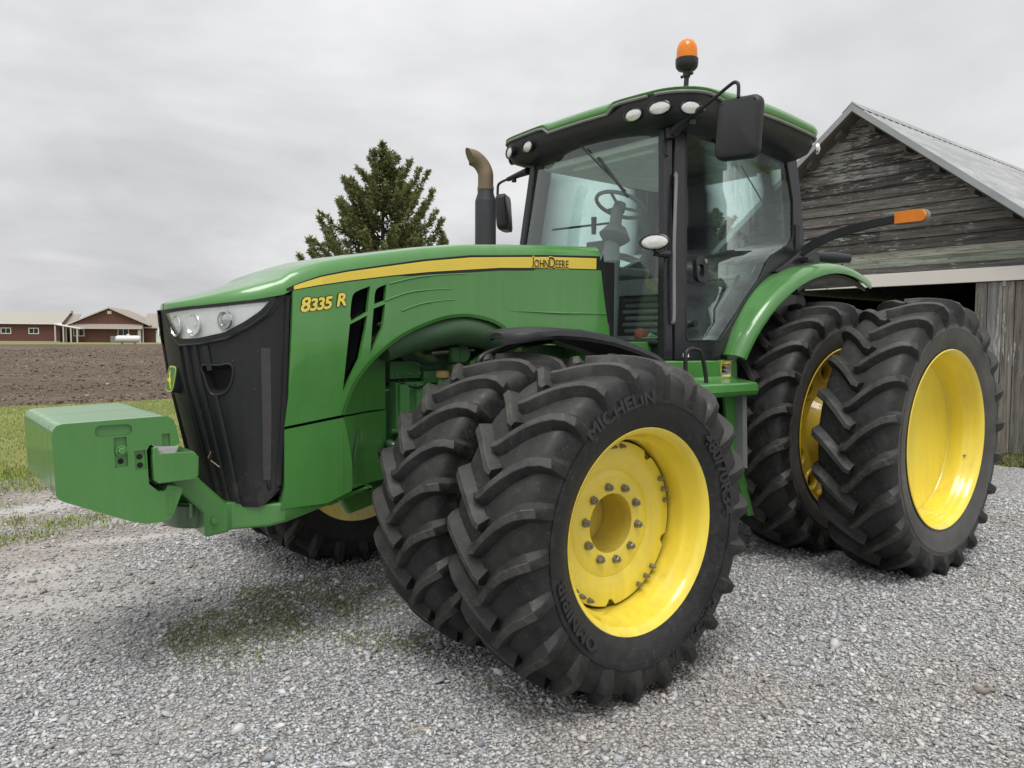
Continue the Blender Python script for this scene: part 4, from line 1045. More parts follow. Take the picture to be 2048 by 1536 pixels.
# marker lamp arms at the rear
for s in (1, -1):
    b = MB(); pth = spline([(.10, s*.80, 2.27), (.09, s*.86, 2.315), (.08, s*1.05, 2.385), (.07, s*1.28, 2.43), (.06, s*1.50, 2.452)], 6)
    rings = [[p + Vector((dx, 0, dz*lerp(.05, .035, i/(len(pth)-1)))) for dx, dz in ((-.012, -1), (.012, -1), (.012, .6), (-.012, .6))] for i, p in enumerate(pth)]
    b.loft(rings); b.box(.06, .14, min(s*.76, s*.88), max(s*.76, s*.88), 2.19, 2.225); b.box(.08, .14, min(s*.75, s*.775), max(s*.75, s*.775), 2.19, 2.48)
    ml = b.build('marker_lamp', M['black'], T, 40, bevel=.004)
    b = MB(); loop = rrect(1.50, 1.705, 2.405, 2.487, .04, 6)
    loop = [(1.5, 2.405), (1.66, 2.405)] + [(1.665+.04*math.cos(t), 2.446+.041*math.sin(t)) for t in np.linspace(-PI/2, PI/2, 12)] + [(1.5, 2.487)]
    b.prism([loop], lambda y, z, t: Vector((t, s*y, z)), .075, .105); b.build('lens', M['amber'], ml, 50, bevel=.008)
    b = MB(); b.prism([[(1.6+(y-1.6)*1.06, 2.446+(z-2.446)*1.12) for y, z in loop]], lambda y, z, t: Vector((t, s*y, z)), .03, .074); b.build('housing', M['grey'], ml, 50, bevel=.008)
b = MB(); b.tube([(-.22, .74, 2.262), (-.35, .82, 2.255), (-.47, .88, 2.252)], [.042, .044, .036], 14); b.tube([(-.33, .80, 2.256), (-.36, .82, 2.255)], .047, 14); b.build('rear_lamp', M['black'], T, 40)

# front fenders over the inner duals
for s in (1, -1):
    b = MB(); rings = []
    for x, z, k in ((3.20, 1.618, .25), (3.165, 1.630, .55), (3.08, 1.645, .85), (2.98, 1.652, 1), (2.80, 1.645, 1), (2.60, 1.620, 1), (2.40, 1.575, 1), (2.24, 1.525, 1), (2.12, 1.46, 1), (2.06, 1.38, 1)):
        yc, hw = .985, .235*k
        up = [(-1, -.045), (-.96, -.02), (-.8, -.006), (-.4, .0), (0, .002), (.4, 0), (.8, -.006), (.96, -.02), (1, -.045)]
        rings.append([Vector((x, s*(yc + hw*a), z + d_)) for a, d_ in up] + [Vector((x, s*(yc + hw*a*.96), z + d_ - .018 - .02*(1-abs(a)))) for a, d_ in reversed(up)])
    b.loft(rings); ff = b.build('front_fender', M['black'], T, 40)
    b = MB(); b.tube(spline([(2.75, s*.90, 1.60), (2.84, s*.78, 1.572), (2.99, s*.75, 1.53), (3.12, s*.75, 1.487), (3.14, s*.74, 1.42)], 5), [.034]*6+[.020]*15, 8); b.build('fender_bracket', M['black'], ff, 50)
    b = MB(); b.prism([[(2.9, 1.45), (2.55, 1.62), (2.35, 1.2), (2.8, 1.2)]], lambda x, z, t: Vector((x, s*t, z)), .30, .34); b.build('side_shield', M['green'], T, 30)

# tank platform, steps, rail, filler cap
b = MB(); prof = [(.85, 1.455), (.86, 1.33), (.935, 1.315), (1.02, 1.305), (1.035, 1.25), (1.02, 1.215), (.78, 1.215), (.78, 1.455)]
b.loft([[Vector((x, y + (.0), z)) for y, z in prof] for x in (1.85, 1.02, .97)]); b.build('step_platform', M['green'], T, 30, bevel=.012)
b = MB(); b.box(1.15, 2.15, .40, .84, .62, 1.43); b.build('fuel_tank', M['black'], T, 30, bevel=.05)
b = MB(); b.prism([[(1.18, 1.215), (1.06, 1.215), (1.02, .9), (.80, .34), (.86, .34), (1.10, .80)]], lambda x, z, t: Vector((x, t, z)), .88, .90)
b.prism([[(1.62, 1.215), (1.50, 1.215), (1.42, .9), (1.30, .34), (1.36, .34), (1.54, .80)]], lambda x, z, t: Vector((x, t, z)), .88, .90)
for z, x0, x1 in ((.40, .86, 1.32), (.68, .95, 1.42), (.95, 1.03, 1.5)): b.box(x0, x1, .74, .895, z, z+.03)
b.build('step_ladder', M['green'], T, 30)
b = MB(); b.prism([[(1.06, 1.24), (1.01, 1.22), (.98, .70), (1.03, .72)]], lambda x, z, t: Vector((x, t, z)), .86, .96); b.build('mud_flap', M['grey'], T, 30)
b = MB(); b.tube(spline([(1.665, .955, 1.36), (1.668, .955, 1.49), (1.64, .955, 1.527), (1.58, .955, 1.53), (1.51, .955, 1.50), (1.46, .955, 1.36), (1.45, .955, 1.26)], 6), .014, 10); b.build('step_rail', M['black'], T, 60)
b = MB(); b.tube([(1.52, .545, 1.35), (1.52, .545, 1.56)], .048, 16); b.tube([(1.52, .545, 1.44), (1.52, .545, 1.45)], .054, 16); fc = b.build('filler_neck', M['grey'], T, 40)
b = MB(); b.tube([(1.52, .545, 1.545), (1.52, .545, 1.555), (1.52, .545, 1.60), (1.52, .545, 1.605)], [.06, .078, .076, .06], 20); b.tube([(1.50, .545, 1.605), (1.54, .545, 1.625)], [.02, .016], 8); b.build('filler_cap', plain('pale_green_cap', (.16, .33, .15), .6), fc, 40)
# warning decal and small plate
dm = [M['decal_black'], M['decal_yellow'], M['white']]
b = MB(); fz = lambda x, z, t: Vector((x, .8595 + (.0)*(z) + t, z))
b.prism([rrect(1.055, 1.165, 1.338, 1.448, .006, 3)], fz, -.004, .0015, 1); b.prism([rrect(1.061, 1.159, 1.344, 1.424, .004, 3)], fz, .0016, .002, 0)
for k in range(8): b.prism([[(1.066, 1.414-k*.0085), (1.066, 1.4165-k*.0085), (1.154-.02*((k*7) % 3), 1.4165-k*.0085), (1.154-.02*((k*7) % 3), 1.414-k*.0085)]], fz, .0021, .0025, 2)
b.prism([[(1.063, 1.345), (1.157, 1.345), (1.157, 1.360), (1.14, 1.364), (1.11, 1.356), (1.08, 1.363), (1.063, 1.358)]], fz, .0026, .003, 2)
b.build('warning_decal', dm, T, 180, fix=False)
b = MB(); b.prism([[(1.56, 1.478), (1.50, 1.478), (1.50, 1.502), (1.56, 1.502)]], side(1), .0052, .007, 2); b.build('data_plate', dm, T, 180, fix=False)
b = MB(); b.prism([rrect(1.78, 1.85, 1.60, 1.70, .03, 5)], lambda x, z, t: Vector((x+.09, t, z)), .44, .485); b.build('side_marker', plain('smoked_lens', (.09, .10, .10), .3), T, 40, bevel=.008)
# ------------------------------------------------------------------ ground
FARC = np.array([5.5, 4.0])
def zg(x, y):
    dd = math.hypot(x-5.5, y-4.0); return .60*float(sstep(45, 140, dd))
def zgv(x, y): return .60*sstep(45, 140, np.hypot(x-5.5, y-4.0))
def grid_mesh(name, xs, ys, mat, dz=0.0, rough=None, kind='structure', mask=None):
    X, Y = np.meshgrid(xs, ys); Z = zgv(X, Y) + dz
    if rough is not None: Z = Z + rough(X, Y)
    V = np.c_[X.ravel(), Y.ravel(), Z.ravel()]; nx, ny = len(xs), len(ys)
    I = (np.arange(ny-1)[:, None]*nx + np.arange(nx-1)[None]).ravel()
    F = np.c_[I, I+1, I+nx+1, I+nx]
    if mask is not None: F = F[mask(V[F].mean(1))]
    o = fast_mesh(name, V, F, mat, smooth=True); o['kind'] = kind; return o
def vnoise(X, Y, seed, octs=((1, 1),)):
    """smooth value noise on arrays"""
    out = np.zeros_like(X, dtype=float)
    for f, a in octs:
        xx, yy = X*f + seed*17.3, Y*f + seed*9.1
        xi, yi = np.floor(xx).astype(np.int64), np.floor(yy).astype(np.int64); fx, fy = xx-xi, yy-yi
        fx = fx*fx*(3-2*fx); fy = fy*fy*(3-2*fy)
        def h(i, j):
            n = (i*374761393 + j*668265263 + seed*974711) & 0x7fffffff; n = ((n ^ (n >> 13))*1274126177) & 0x7fffffff
            return ((n ^ (n >> 16)) & 0xffff)/65535.0
        v = (h(xi, yi)*(1-fx) + h(xi+1, yi)*fx)*(1-fy) + (h(xi, yi+1)*(1-fx) + h(xi+1, yi+1)*fx)*fy
        out += a*(v-.5)*2
    return out
def wco(t): return t.geo().outputs['Position']
def m_grass():
    t = NT('lawn'); c0 = wco(t); a = t.noise(.35, 5, .6, c0); b = t.noise(9, 5, .7, c0); f = t.noise(60, 3, .6, c0)
    c = t.mix(t.ramp(a, [(.35, 0), (.65, 1)]), (.15, .19, .05), (.27, .275, .09))
    c = t.mix(t.ramp(b, [(.42, 0), (.7, .8)]), c, (.42, .37, .17))
    c = t.mix(t.ramp(f, [(.3, .5), (.55, 0)]), c, (.03, .045, .012))
    t.set(Base_Color=c, Roughness=.9, Specular_IOR_Level=.1); t.bump(t.mix(.5, b, f), .9, .04); return t.mat
def m_field():
    t = NT('tilled_soil'); c0 = wco(t); a = t.noise(.12, 4, .6, c0); b = t.noise(3.0, 6, .7, c0); f = t.noise(16, 4, .65, c0)
    c = t.mix(t.ramp(a, [(.35, 0), (.65, 1)]), (.105, .082, .066), (.17, .132, .10))
    c = t.mix(t.ramp(b, [(.50, 0), (.72, .75)]), c, (.27, .21, .15))
    c = t.mix(t.ramp(f, [(.3, .75), (.5, 0)]), c, (.04, .031, .025))
    t.set(Base_Color=c, Roughness=.95, Specular_IOR_Level=.1); t.bump(t.mix(.5, b, f), 1., .08); return t.mat
def sheen_streaks(X, Y):
    """shallow wet wheel tracks that get a painted pale sky sheen, 0..1"""
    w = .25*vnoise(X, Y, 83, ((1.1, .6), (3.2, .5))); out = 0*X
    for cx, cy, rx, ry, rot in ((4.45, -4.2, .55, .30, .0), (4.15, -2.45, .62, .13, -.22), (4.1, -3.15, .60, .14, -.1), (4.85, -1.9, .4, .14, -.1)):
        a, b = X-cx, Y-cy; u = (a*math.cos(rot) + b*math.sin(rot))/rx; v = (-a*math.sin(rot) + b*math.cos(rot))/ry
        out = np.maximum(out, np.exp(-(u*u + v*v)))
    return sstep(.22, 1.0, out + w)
def fines(X, Y):
    """smooth compacted fines and damp ground in the yard's outer part, 0..1"""
    n_ = vnoise(X, Y, 71, ((.55, .5), (1.5, .45), (4.2, .25))); st = vnoise(X*.55, Y*1.9, 77, ((.8, .5), (2.2, .4)))
    return np.maximum(.95*sheen_streaks(X, Y), sstep(-.25, 1.05, .55*n_ + .75*st + .85*sstep(.8, -4.8, Y)*sstep(1.4, 4.0, X) + .62*sstep(3.9, 4.9, X)*sstep(2.2, .2, Y) - .42))
def m_gravel():
    t = NT('crushed_stone'); c0 = wco(t)
    big = t.noise(.55, 5, .6, c0); mid = t.noise(2.6, 5, .6, c0)
    w1 = t.n('TexVoronoi'); w1.inputs['Scale'].default_value = 58; t.l(c0, w1.inputs['Vector']); w2 = t.n('TexVoronoi'); w2.inputs['Scale'].default_value = 110; t.l(c0, w2.inputs['Vector'])
    s1 = t.sep(w1.outputs['Color'])[0]; s2 = t.sep(w2.outputs['Color'])[0]
    tone = t.ramp(t.math('ADD', t.math('MULTIPLY', s1, .7), t.math('MULTIPLY', s2, .3)), [(.12, (.16, .165, .17)), (.45, (.40, .40, .40)), (.75, (.54, .535, .52)), (.95, (.72, .72, .70))])
    edge = t.ramp(w1.outputs['Distance'], [(.35, 0), (.75, .75)])
    c = t.mix(edge, tone, (.07, .07, .068))
    c = t.mix(t.ramp(big, [(.52, 0), (.72, .40)]), c, (.20, .165, .125))
    # wet fines and mud away towards the grass
    xyz = t.sep(c0); yy = xyz[1]
    far = t.ramp(t.math('ADD', t.math('MULTIPLY', t.math('ADD', yy, 7.0), .13), t.math('MULTIPLY', t.math('SUBTRACT', mid, .5), 1.2)), [(.05, 1), (.75, 0)])
    c = t.mix(t.math('MULTIPLY', far, .85), c, t.mix(mid, (.20, .16, .125), (.42, .36, .29)))
    fm = t.attr('tone'); fr_, wt_, _b = t.sep(fm)
    nf_ = t.ramp(t.noise(1.3, 5, .6, c0), [(.35, 0), (.65, 1)]); fc = t.mix(wt_, t.mix(nf_, (.52, .51, .49), (.36, .34, .315)), t.mix(nf_, (.33, .285, .24), (.19, .155, .125))); fc = t.mix(t.math('MULTIPLY', t.ramp(t.noise(45, 4, .7, c0), [(.45, 0), (.62, 1)]), .55), fc, tone)
    fc = t.mix(t.math('MULTIPLY', _b, .8), fc, (.50, .485, .465)); c = t.mix(t.math('MULTIPLY', fr_, .9), c, fc)  # whitish tint paints the sky's sheen on the wet tracks into the colour
    t.set(Base_Color=c, Specular_IOR_Level=.4)
    wet = t.math('MULTIPLY', fr_, t.ramp(t.noise(.8, 4, .55, t.map((1, 2.6, 1), co=c0)), [(.50, 0), (.62, 1)]))
    wet = t.math('MAXIMUM', wet, t.math('MULTIPLY', _b, .95))
    t.l(t.math('SUBTRACT', .85, t.math('MULTIPLY', wet, .62)), t.b.inputs['Roughness'])
    h = t.mix(t.math('MULTIPLY', fr_, .75), t.math('SUBTRACT', 1.0, w1.outputs['Distance']), .5)
    t.bump(h, .9, .012); return t.mat
GR, FI, GV = m_grass(), m_field(), m_gravel()
def geo_axis(lo, hi, n0, far):
    a = list(np.linspace(lo, hi, n0)); st = (hi-lo)/n0
    x = hi
    while x < far: st *= 1.25; x += st; a.append(x)
    x = lo; st = (hi-lo)/n0
    while x > -far: st *= 1.25; x -= st; a.insert(0, x)
    return np.array(a)
grid_mesh('ground', geo_axis(-40, 40, 60, 2500), geo_axis(-60, 20, 60, 2500), GR)
# tilled field: sheet with clods, ragged near edge
def frough(X, Y):
    k = sstep(-15.9, -17.5, Y)*1.0
    return k*(.03 + .03*vnoise(X, Y, 3, ((.8, .5), (2.3, .6), (5.5, .5)))) - .03*(1-k)
fx = np.linspace(-75, 45, 260); fy = -16.0 - (np.linspace(0, 1, 260)**2.0)*100
grid_mesh('tilled_field', fx, fy, FI, .004, frough, mask=lambda c: c[:, 1] < -16.0 + .35*vnoise(c[:, 0], c[:, 1]*0, 5, ((.3, 1), (1.3, .6))) )
# gravel yard, ragged edge against the grass
gx = np.concatenate([np.linspace(-5.9, 10, 240), np.linspace(10.3, 40, 40)]); gy = np.concatenate([np.linspace(-8.2, 9, 260), np.linspace(9.3, 30, 30)])
def gmask(c):
    n = vnoise(c[:, 0], c[:, 1], 8, ((.5, .5), (1.7, .4), (5, .25)))
    edge = np.interp(c[:, 0], [-6, -3, 0, 2, 4.2, 6, 10], [-7.3, -7.4, -7.5, -7.2, -5.9, -5.4, -5.2])
    return (c[:, 1] > edge + .35*n) & (c[:, 0] > -5.45 + .18*n)
def grough(X, Y): return .012*vnoise(X, Y, 4, ((.4, .6), (1.3, .4))) + .004
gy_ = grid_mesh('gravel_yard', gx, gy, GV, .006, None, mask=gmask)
co_ = np.empty(len(gy_.data.vertices)*3, dtype=np.float32); gy_.data.vertices.foreach_get('co', co_); co_ = co_.reshape(-1, 3).astype(float); f_ = fines(co_[:, 0], co_[:, 1])
gy_.data.color_attributes.new('tone', 'FLOAT_COLOR', 'POINT').data.foreach_set('color', np.c_[f_, sstep(-.6, -2.6, co_[:, 1] + .5*vnoise(co_[:, 0], co_[:, 1], 91, ((.7, .6), (2.2, .5)))), sheen_streaks(co_[:, 0], co_[:, 1]), f_*0+1].astype(np.float32).ravel())

# ------------------------------------------------------------------ stones, grass, clods: things nobody could count
def hull_templates(n, pts=9):
    import bmesh
    out = []
    for k in range(n):
        bm = bmesh.new()
        P = rng.normal(0, 1, (pts, 3)); P /= np.linalg.norm(P, axis=1)[:, None]; P *= rng.uniform(.75, 1.1, (pts, 1)); P[:, 2] *= .62; P[:, 0] *= 1.25
        vs = [bm.verts.new(p) for p in P]
        r = bmesh.ops.convex_hull(bm, input=vs); bmesh.ops.delete(bm, geom=[g for g in r['geom_interior'] if isinstance(g, bmesh.types.BMVert)], context='VERTS')
        bmesh.ops.triangulate(bm, faces=bm.faces)
        bm.verts.ensure_lookup_table(); bm.verts.index_update()
        out.append((np.array([v.co[:] for v in bm.verts]), np.array([[v.index for v in f.verts] for f in bm.faces]))); bm.free()
    return out
TP = hull_templates(14)
def scatter(name, pos, size, col, mat, templates=TP, flat=1.0, lift=.3):
    n = len(pos); which = rng.integers(0, len(templates), n); VV, FF, CC = [], [], []; base = 0
    for k, (tv, tfc) in enumerate(templates):
        idx = np.where(which == k)[0]; m = len(idx)
        if m == 0: continue
        a = rng.uniform(0, 2*PI, m); ca, sa = np.cos(a), np.sin(a); tl = rng.normal(0, .35, m); ct, st = np.cos(tl), np.sin(tl)
        v = np.repeat(tv[None], m, 0)*size[idx][:, None, None]; v[:, :, 2] *= flat
        y2 = v[:, :, 1]*ct[:, None] - v[:, :, 2]*st[:, None]; z2 = v[:, :, 1]*st[:, None] + v[:, :, 2]*ct[:, None]
        x3 = v[:, :, 0]*ca[:, None] - y2*sa[:, None]; y3 = v[:, :, 0]*sa[:, None] + y2*ca[:, None]
        v = np.stack([x3, y3, z2 + (size[idx]*lift)[:, None]], 2) + pos[idx][:, None]
        VV.append(v.reshape(-1, 3)); FF.append((tfc[None] + (base + np.arange(m)*len(tv))[:, None, None]).reshape(-1, 3))
        CC.append(np.repeat(col[idx], len(tv), 0)); base += m*len(tv)
    return fast_mesh(name, np.concatenate(VV), np.concatenate(FF), mat, np.concatenate(CC))
def m_tone(name, rough=.8, spec=.3):
    t = NT(name); c = t.attr(); n_ = t.noise(160, 3)
    c = t.mix(t.ramp(n_, [(.3, .25), (.7, 0)]), c, (.05, .05, .05)); t.set(Base_Color=c, Roughness=rough, Specular_IOR_Level=spec); return t.mat
HEAD = -2.24671
def fan(n, d0, d1, half=R(37), power=1.0, c0=0.0):
    dd = d0 + (d1-d0)*rng.uniform(0, 1, n)**power; a = HEAD + c0 + rng.uniform(-half, half, n)
    return np.c_[5.547 + dd*np.cos(a), 4.04 + dd*np.sin(a)], dd
NS = 210000
xy, dd = fan(NS, 1.9, 9.2, power=.85)
n1 = vnoise(xy[:, 0], xy[:, 1], 21, ((.6, .6), (1.9, .4)))
mud = fines(xy[:, 0], xy[:, 1])
keep = (rng.uniform(0, 1, NS) > np.maximum(mud*.80, .93*sheen_streaks(xy[:, 0], xy[:, 1]))) & (xy[:, 0] > -5.4) & (n1 > -.62*rng.uniform(.6, 1.6, NS)); xy, dd = xy[keep], dd[keep]; n1 = n1[keep]; mud = mud[keep]
g = rng.uniform(0, 1, len(xy)); base = np.interp(g, [0, .15, .5, .85, 1], [.25, .38, .52, .65, .80])
warm = rng.normal(0, .03, len(xy))
col = np.clip(np.c_[base*(1.0+warm), base*(1.0+warm*.2), base*(1.0-warm*1.0)], .02, .8)
bt = sstep(.10, .60, vnoise(xy[:, 0], xy[:, 1], 33, ((.45, .7), (1.4, .5), (4, .25))))*.65; bt = np.maximum(bt, mud*.5)
col = col*(1-bt[:, None]) + bt[:, None]*(col*.5 + np.array([.17, .135, .10]))
size = rng.lognormal(-5.02, .42, len(xy))*(.9 + .05*dd)
tag(scatter('loose_stones', np.c_[xy, np.full(len(xy), .006)], size, col, m_tone('stone')), 'loose grey crushed stones spread over the yard', 'gravel', kind='stuff')

def blades(name, xy, h, w, col, mat, z0=None, lean=.5):
    n = len(xy); a = rng.uniform(0, 2*PI, n); l = rng.normal(0, lean, n)*h
    dx, dy = np.cos(a), np.sin(a); z = zgv(xy[:, 0], xy[:, 1]) if z0 is None else z0
    b0 = np.c_[xy[:, 0]-dy*w, xy[:, 1]+dx*w, z]; b1 = np.c_[xy[:, 0]+dy*w, xy[:, 1]-dx*w, z]; tp = np.c_[xy[:, 0]+dx*l, xy[:, 1]+dy*l, z+h]
    V = np.stack([b0, b1, tp], 1).reshape(-1, 3); F = np.arange(3*n).reshape(-1, 3)
    return fast_mesh(name, V, F, mat, np.repeat(col, 3, 0))
def m_leaf(name='grass_blade'):
    t = NT(name); t.set(Base_Color=t.attr(), Roughness=.6, Specular_IOR_Level=.25, Subsurface_Weight=0.0); return t.mat
LEAF = m_leaf()
# lawn strip between yard and field
n = 110000; x = rng.uniform(-9, 7.5, n); y = -5.2 - rng.uniform(0, 1, n)*11.2
edge = np.interp(x, [-6, -3, 0, 2, 4.2, 6, 10], [-7.3, -7.4, -7.5, -7.2, -5.9, -5.4, -5.2]) + .5*vnoise(x, y, 8, ((.5, .5), (1.7, .4))) + .5*vnoise(x, y, 9, ((2.5, .5), (6, .6))) + rng.exponential(.42, n)
pn = vnoise(x, y, 41, ((.35, .6), (1.2, .5))); k = (y < edge) & (rng.uniform(-1, 1.6, n) < pn*.6 + .7); x, y, pn = x[k], y[k], pn[k]; n = len(x)
yl = np.clip(.45 + .45*pn + rng.normal(0, .25, n), 0, 1)[:, None]
col = (1-yl)*np.array([.12, .235, .045]) + yl*np.array([.36, .41, .11]); col *= rng.uniform(.65, 1.25, (n, 1))
tag(blades('lawn_grass', np.c_[x, y], rng.uniform(.02, .06, n), rng.uniform(.003, .007, n), col, LEAF, lean=.9), 'yellowish green lawn grass between the yard and the field', 'grass', kind='stuff')
# grass at the barn foot and moss in the gravel
n = 9000; x = -5.45 - rng.uniform(0, 1.0, n)**1.2*.98; y = rng.uniform(-1.5, 3, n)
col = np.array([.10, .13, .04])*rng.uniform(.5, 1.5, (n, 1)); col[rng.uniform(0, 1, n) < .3] = [.24, .20, .11]
tag(blades('barn_grass', np.c_[x, y], rng.uniform(.03, .10, n), rng.uniform(.004, .008, n), col, LEAF, lean=.7), 'short rough grass along the foot of the barn', 'grass', kind='stuff')
n = 230000; x = rng.uniform(.6, 5.0, n); y = rng.uniform(-2.2, 3.4, n)
cl = vnoise(x, y, 52, ((.8, .55), (2.2, .5), (6, .3)))
reg = np.exp(-(((x-3.55)/.7)**2 + ((y-.05)/1.05)**2))
k = cl + rng.normal(0, .16, n) > .72 - .60*reg + .45*(reg < .14)
k &= ~((np.abs(x-3.05) < .42) & (y > .7)); x, y = x[k], y[k]; n = len(x)
col = np.array([.17, .20, .05])*rng.uniform(.5, 1.6, (n, 1))
tag(blades('moss', np.c_[x, y], rng.uniform(.007, .022, n), rng.uniform(.0015, .0035, n), col, LEAF, z0=np.full(n, .012), lean=.9), 'patches of dull green moss and weeds in the gravel beside the tractor', 'moss', kind='stuff')
# weeds in the mud by the left edge
n = 70000; x = rng.uniform(.5, 6.8, n); y = rng.uniform(-7.4, -2.6, n); cl = vnoise(x, y, 132, ((1.0, .6), (2.8, .5)))
k = cl + rng.normal(0, .12, n) > -.35 + .62*sstep(-6.2, -4.2, y) + .18*sstep(-4.0, -2.8, y); x, y = x[k], y[k]; n = len(x); col = np.array([.20, .25, .06])*rng.uniform(.6, 1.5, (n, 1))
tag(blades('weeds', np.c_[x, y], rng.uniform(.015, .05, n), rng.uniform(.002, .006, n), col, LEAF, z0=np.full(n, .012), lean=.8), 'thin weeds in the muddy edge of the yard', 'weeds', kind='stuff')
# stubble and clods on the field
n = 60000; dd = 16.5 + rng.uniform(0, 1, n)**1.7*75; x = 5.5 - dd*rng.uniform(-.15, .75, n); y = 4 - dd - .5; k = y < -16.3; x, y, dd = x[k], y[k], dd[k]; n = len(x)
g = rng.uniform(0, 1, n); col = np.where(g[:, None] < .6, np.array([[.075, .058, .046]])*rng.uniform(.5, 1.6, (n, 1)), np.array([[.33, .26, .18]])*rng.uniform(.6, 1.5, (n, 1)))
tag(scatter('field_clods', np.c_[x, y, zgv(x, y)+.03], rng.lognormal(-4.2, .5, n)*(.7 + dd/50), col, m_tone('clod', .95, .1), flat=.8, lift=.2), 'dark soil clods and pale stubble on the tilled field', 'soil', kind='stuff')
# straw
def straw(label, x, y, L, a, z=.022):
    b = MB(); b.tube([(x, y, z), (x+L*.5*math.cos(a), y+L*.5*math.sin(a), z+.004), (x+L*math.cos(a+.1), y+L*math.sin(a+.1), z)], .0022, 5)
    tag(b.build('straw', plain('straw_tan', (.55, .43, .22), .8), None), label, 'straw')
straw('thin tan straw lying on the gravel beside the moss', 3.93, 1.50, .085, -.5)


b = MB(); q_ = [gp(.50, 1.03, .012), gp(.46, 1.0, .022), gp(.44, .985, .012), gp(.53, .975, .018), gp(.60, .955, .014)]
b.tube(q_, .0022, 5); b.tube([q_[1], gp(.43, .995, .02)], .0018, 4); tag(b.build('dry_twig', plain('twig_tan', (.42, .33, .20), .8)), 'small dry forked twig caught on the black front grille', 'twig')
straw('short pale straw stalk on bare gravel left of the front wheels', 4.35, .55, .06, 1.1)
# ------------------------------------------------------------------ barn
def m_wood(name, dark, light, flake, flake_amt, axis, freq=1.0):
    """weathered boards: grain along `axis`, flaking old paint"""
    t = NT(name); sc_ = {'y': (26, 1.3, 26), 'z': (26, 26, 1.1)}[axis]
    co = t.map(sc_, co=t.co); g = t.noise(1.0*freq, 6, .65, co, .6); fine = t.noise(4.5*freq, 3, .6, co)
    tone = t.attr(); z = t.sep(t.co)[2]
    c = t.mix(t.ramp(g, [(.32, 0), (.68, 1)]), dark, light)
    c = t.mix(1.0, c, tone, 'MULTIPLY')
    c = t.mix(t.ramp(fine, [(.30, .7), (.42, 0)]), c, (.012, .010, .009))
    sc2 = {'y': (20, 4.5, 34), 'z': (22, 22, 2.6)}[axis]
    f1 = t.noise(1.0, 6, .72, t.map(sc2, co=t.co)); big = t.noise(1.1, 3, .5)
    thr = t.math('ADD', f1, t.math('MULTIPLY', t.math('SUBTRACT', big, .5), .5))
    if axis == 'y': thr = t.math('ADD', thr, t.ramp(t.math('MULTIPLY', t.math('SUBTRACT', z, 2.6), .36), [(.2, 0), (1.0, .17)]))
    k = t.ramp(thr, [(.66-flake_amt*.14, 0), (.70-flake_amt*.14, 1)])
    c = t.mix(t.math('MULTIPLY', k, .85), c, flake)
    t.set(Base_Color=c, Roughness=.9, Specular_IOR_Level=.15); t.bump(t.mix(.5, g, k), .5, .006); return t.mat
WOOD = m_wood('weathered_siding', (.050, .047, .044), (.185, .172, .158), (.36, .36, .345), .28, 'y')
PALE = m_wood('pale_siding', (.16, .165, .14), (.42, .45, .40), (.16, .13, .10), .45, 'y', .8)
PLANK = m_wood('grey_planks', (.095, .090, .084), (.32, .305, .285), (.46, .45, .43), .45, 'z')
def m_roofmetal():
    t = NT('galvanized_roofing'); n1 = t.noise(1.2, 5, .6, t.map((1, 3, 3))); n2 = t.noise(7, 4, .6)
    c = t.mix(t.ramp(n1, [(.35, 0), (.7, 1)]), (.28, .295, .305), (.43, .435, .435)); c = t.mix(t.ramp(n2, [(.6, 0), (.78, .5)]), c, (.26, .21, .17))
    t.set(Base_Color=c, Metallic=.1, Roughness=.6); return t.mat
ROOFM = m_roofmetal(); SOF = plain('soffit_wood', (.10, .088, .075), .9, scale=5)
BX, RY, RZ, SL = -6.48, -2.12, 5.26, .80           # facade plane, ridge, roof slope
HALF = 3.5
B = empty('barn', (BX, RY, 0)); tag(B, 'weathered grey wooden barn with a gable front, metal roof and open doorway', 'barn')
class Q:
    """flat boards with their own tone"""
    def __init__(s): s.V = []; s.F = []; s.c = []
    def board(s, pts, x0, x1, tone, tilt=0):
        """polygon in the (y, z) facade plane, extruded in x, local to the barn"""
        o = len(s.V); n = len(pts)
        for x in (x0, x1):
            for y, z in pts: s.V.append((x + (tilt if z == pts[0][1] else 0), y, z)); s.c.append(tone)
        s.F.append(tuple(range(o, o+n))); s.F.append(tuple(range(o+2*n-1, o+n-1, -1)))
        for i in range(n): j = (i+1) % n; s.F.append((o+i, o+j, o+n+j, o+n+i))
    def build(s, name, mat, parent):
        me = bpy.data.meshes.new(name); me.from_pydata(s.V, [], s.F)
        import bmesh
        bm = bmesh.new(); bm.from_mesh(me); bmesh.ops.recalc_face_normals(bm, faces=bm.faces); bm.to_mesh(me); bm.free()
        ca = me.color_attributes.new('tone', 'FLOAT_COLOR', 'POINT'); ca.data.foreach_set('color', np.array([(*c, 1) for c in s.c], dtype=np.float32).ravel())
        me.materials.append(mat); o = bpy.data.objects.new(name, me); C.objects.link(o); o.parent = parent; return o
def tone(lo=.55, hi=1.35, w=.06):
    g = random.uniform(lo, hi); return (g*(1+random.uniform(-w, w)), g, g*(1-random.uniform(-w, w)))
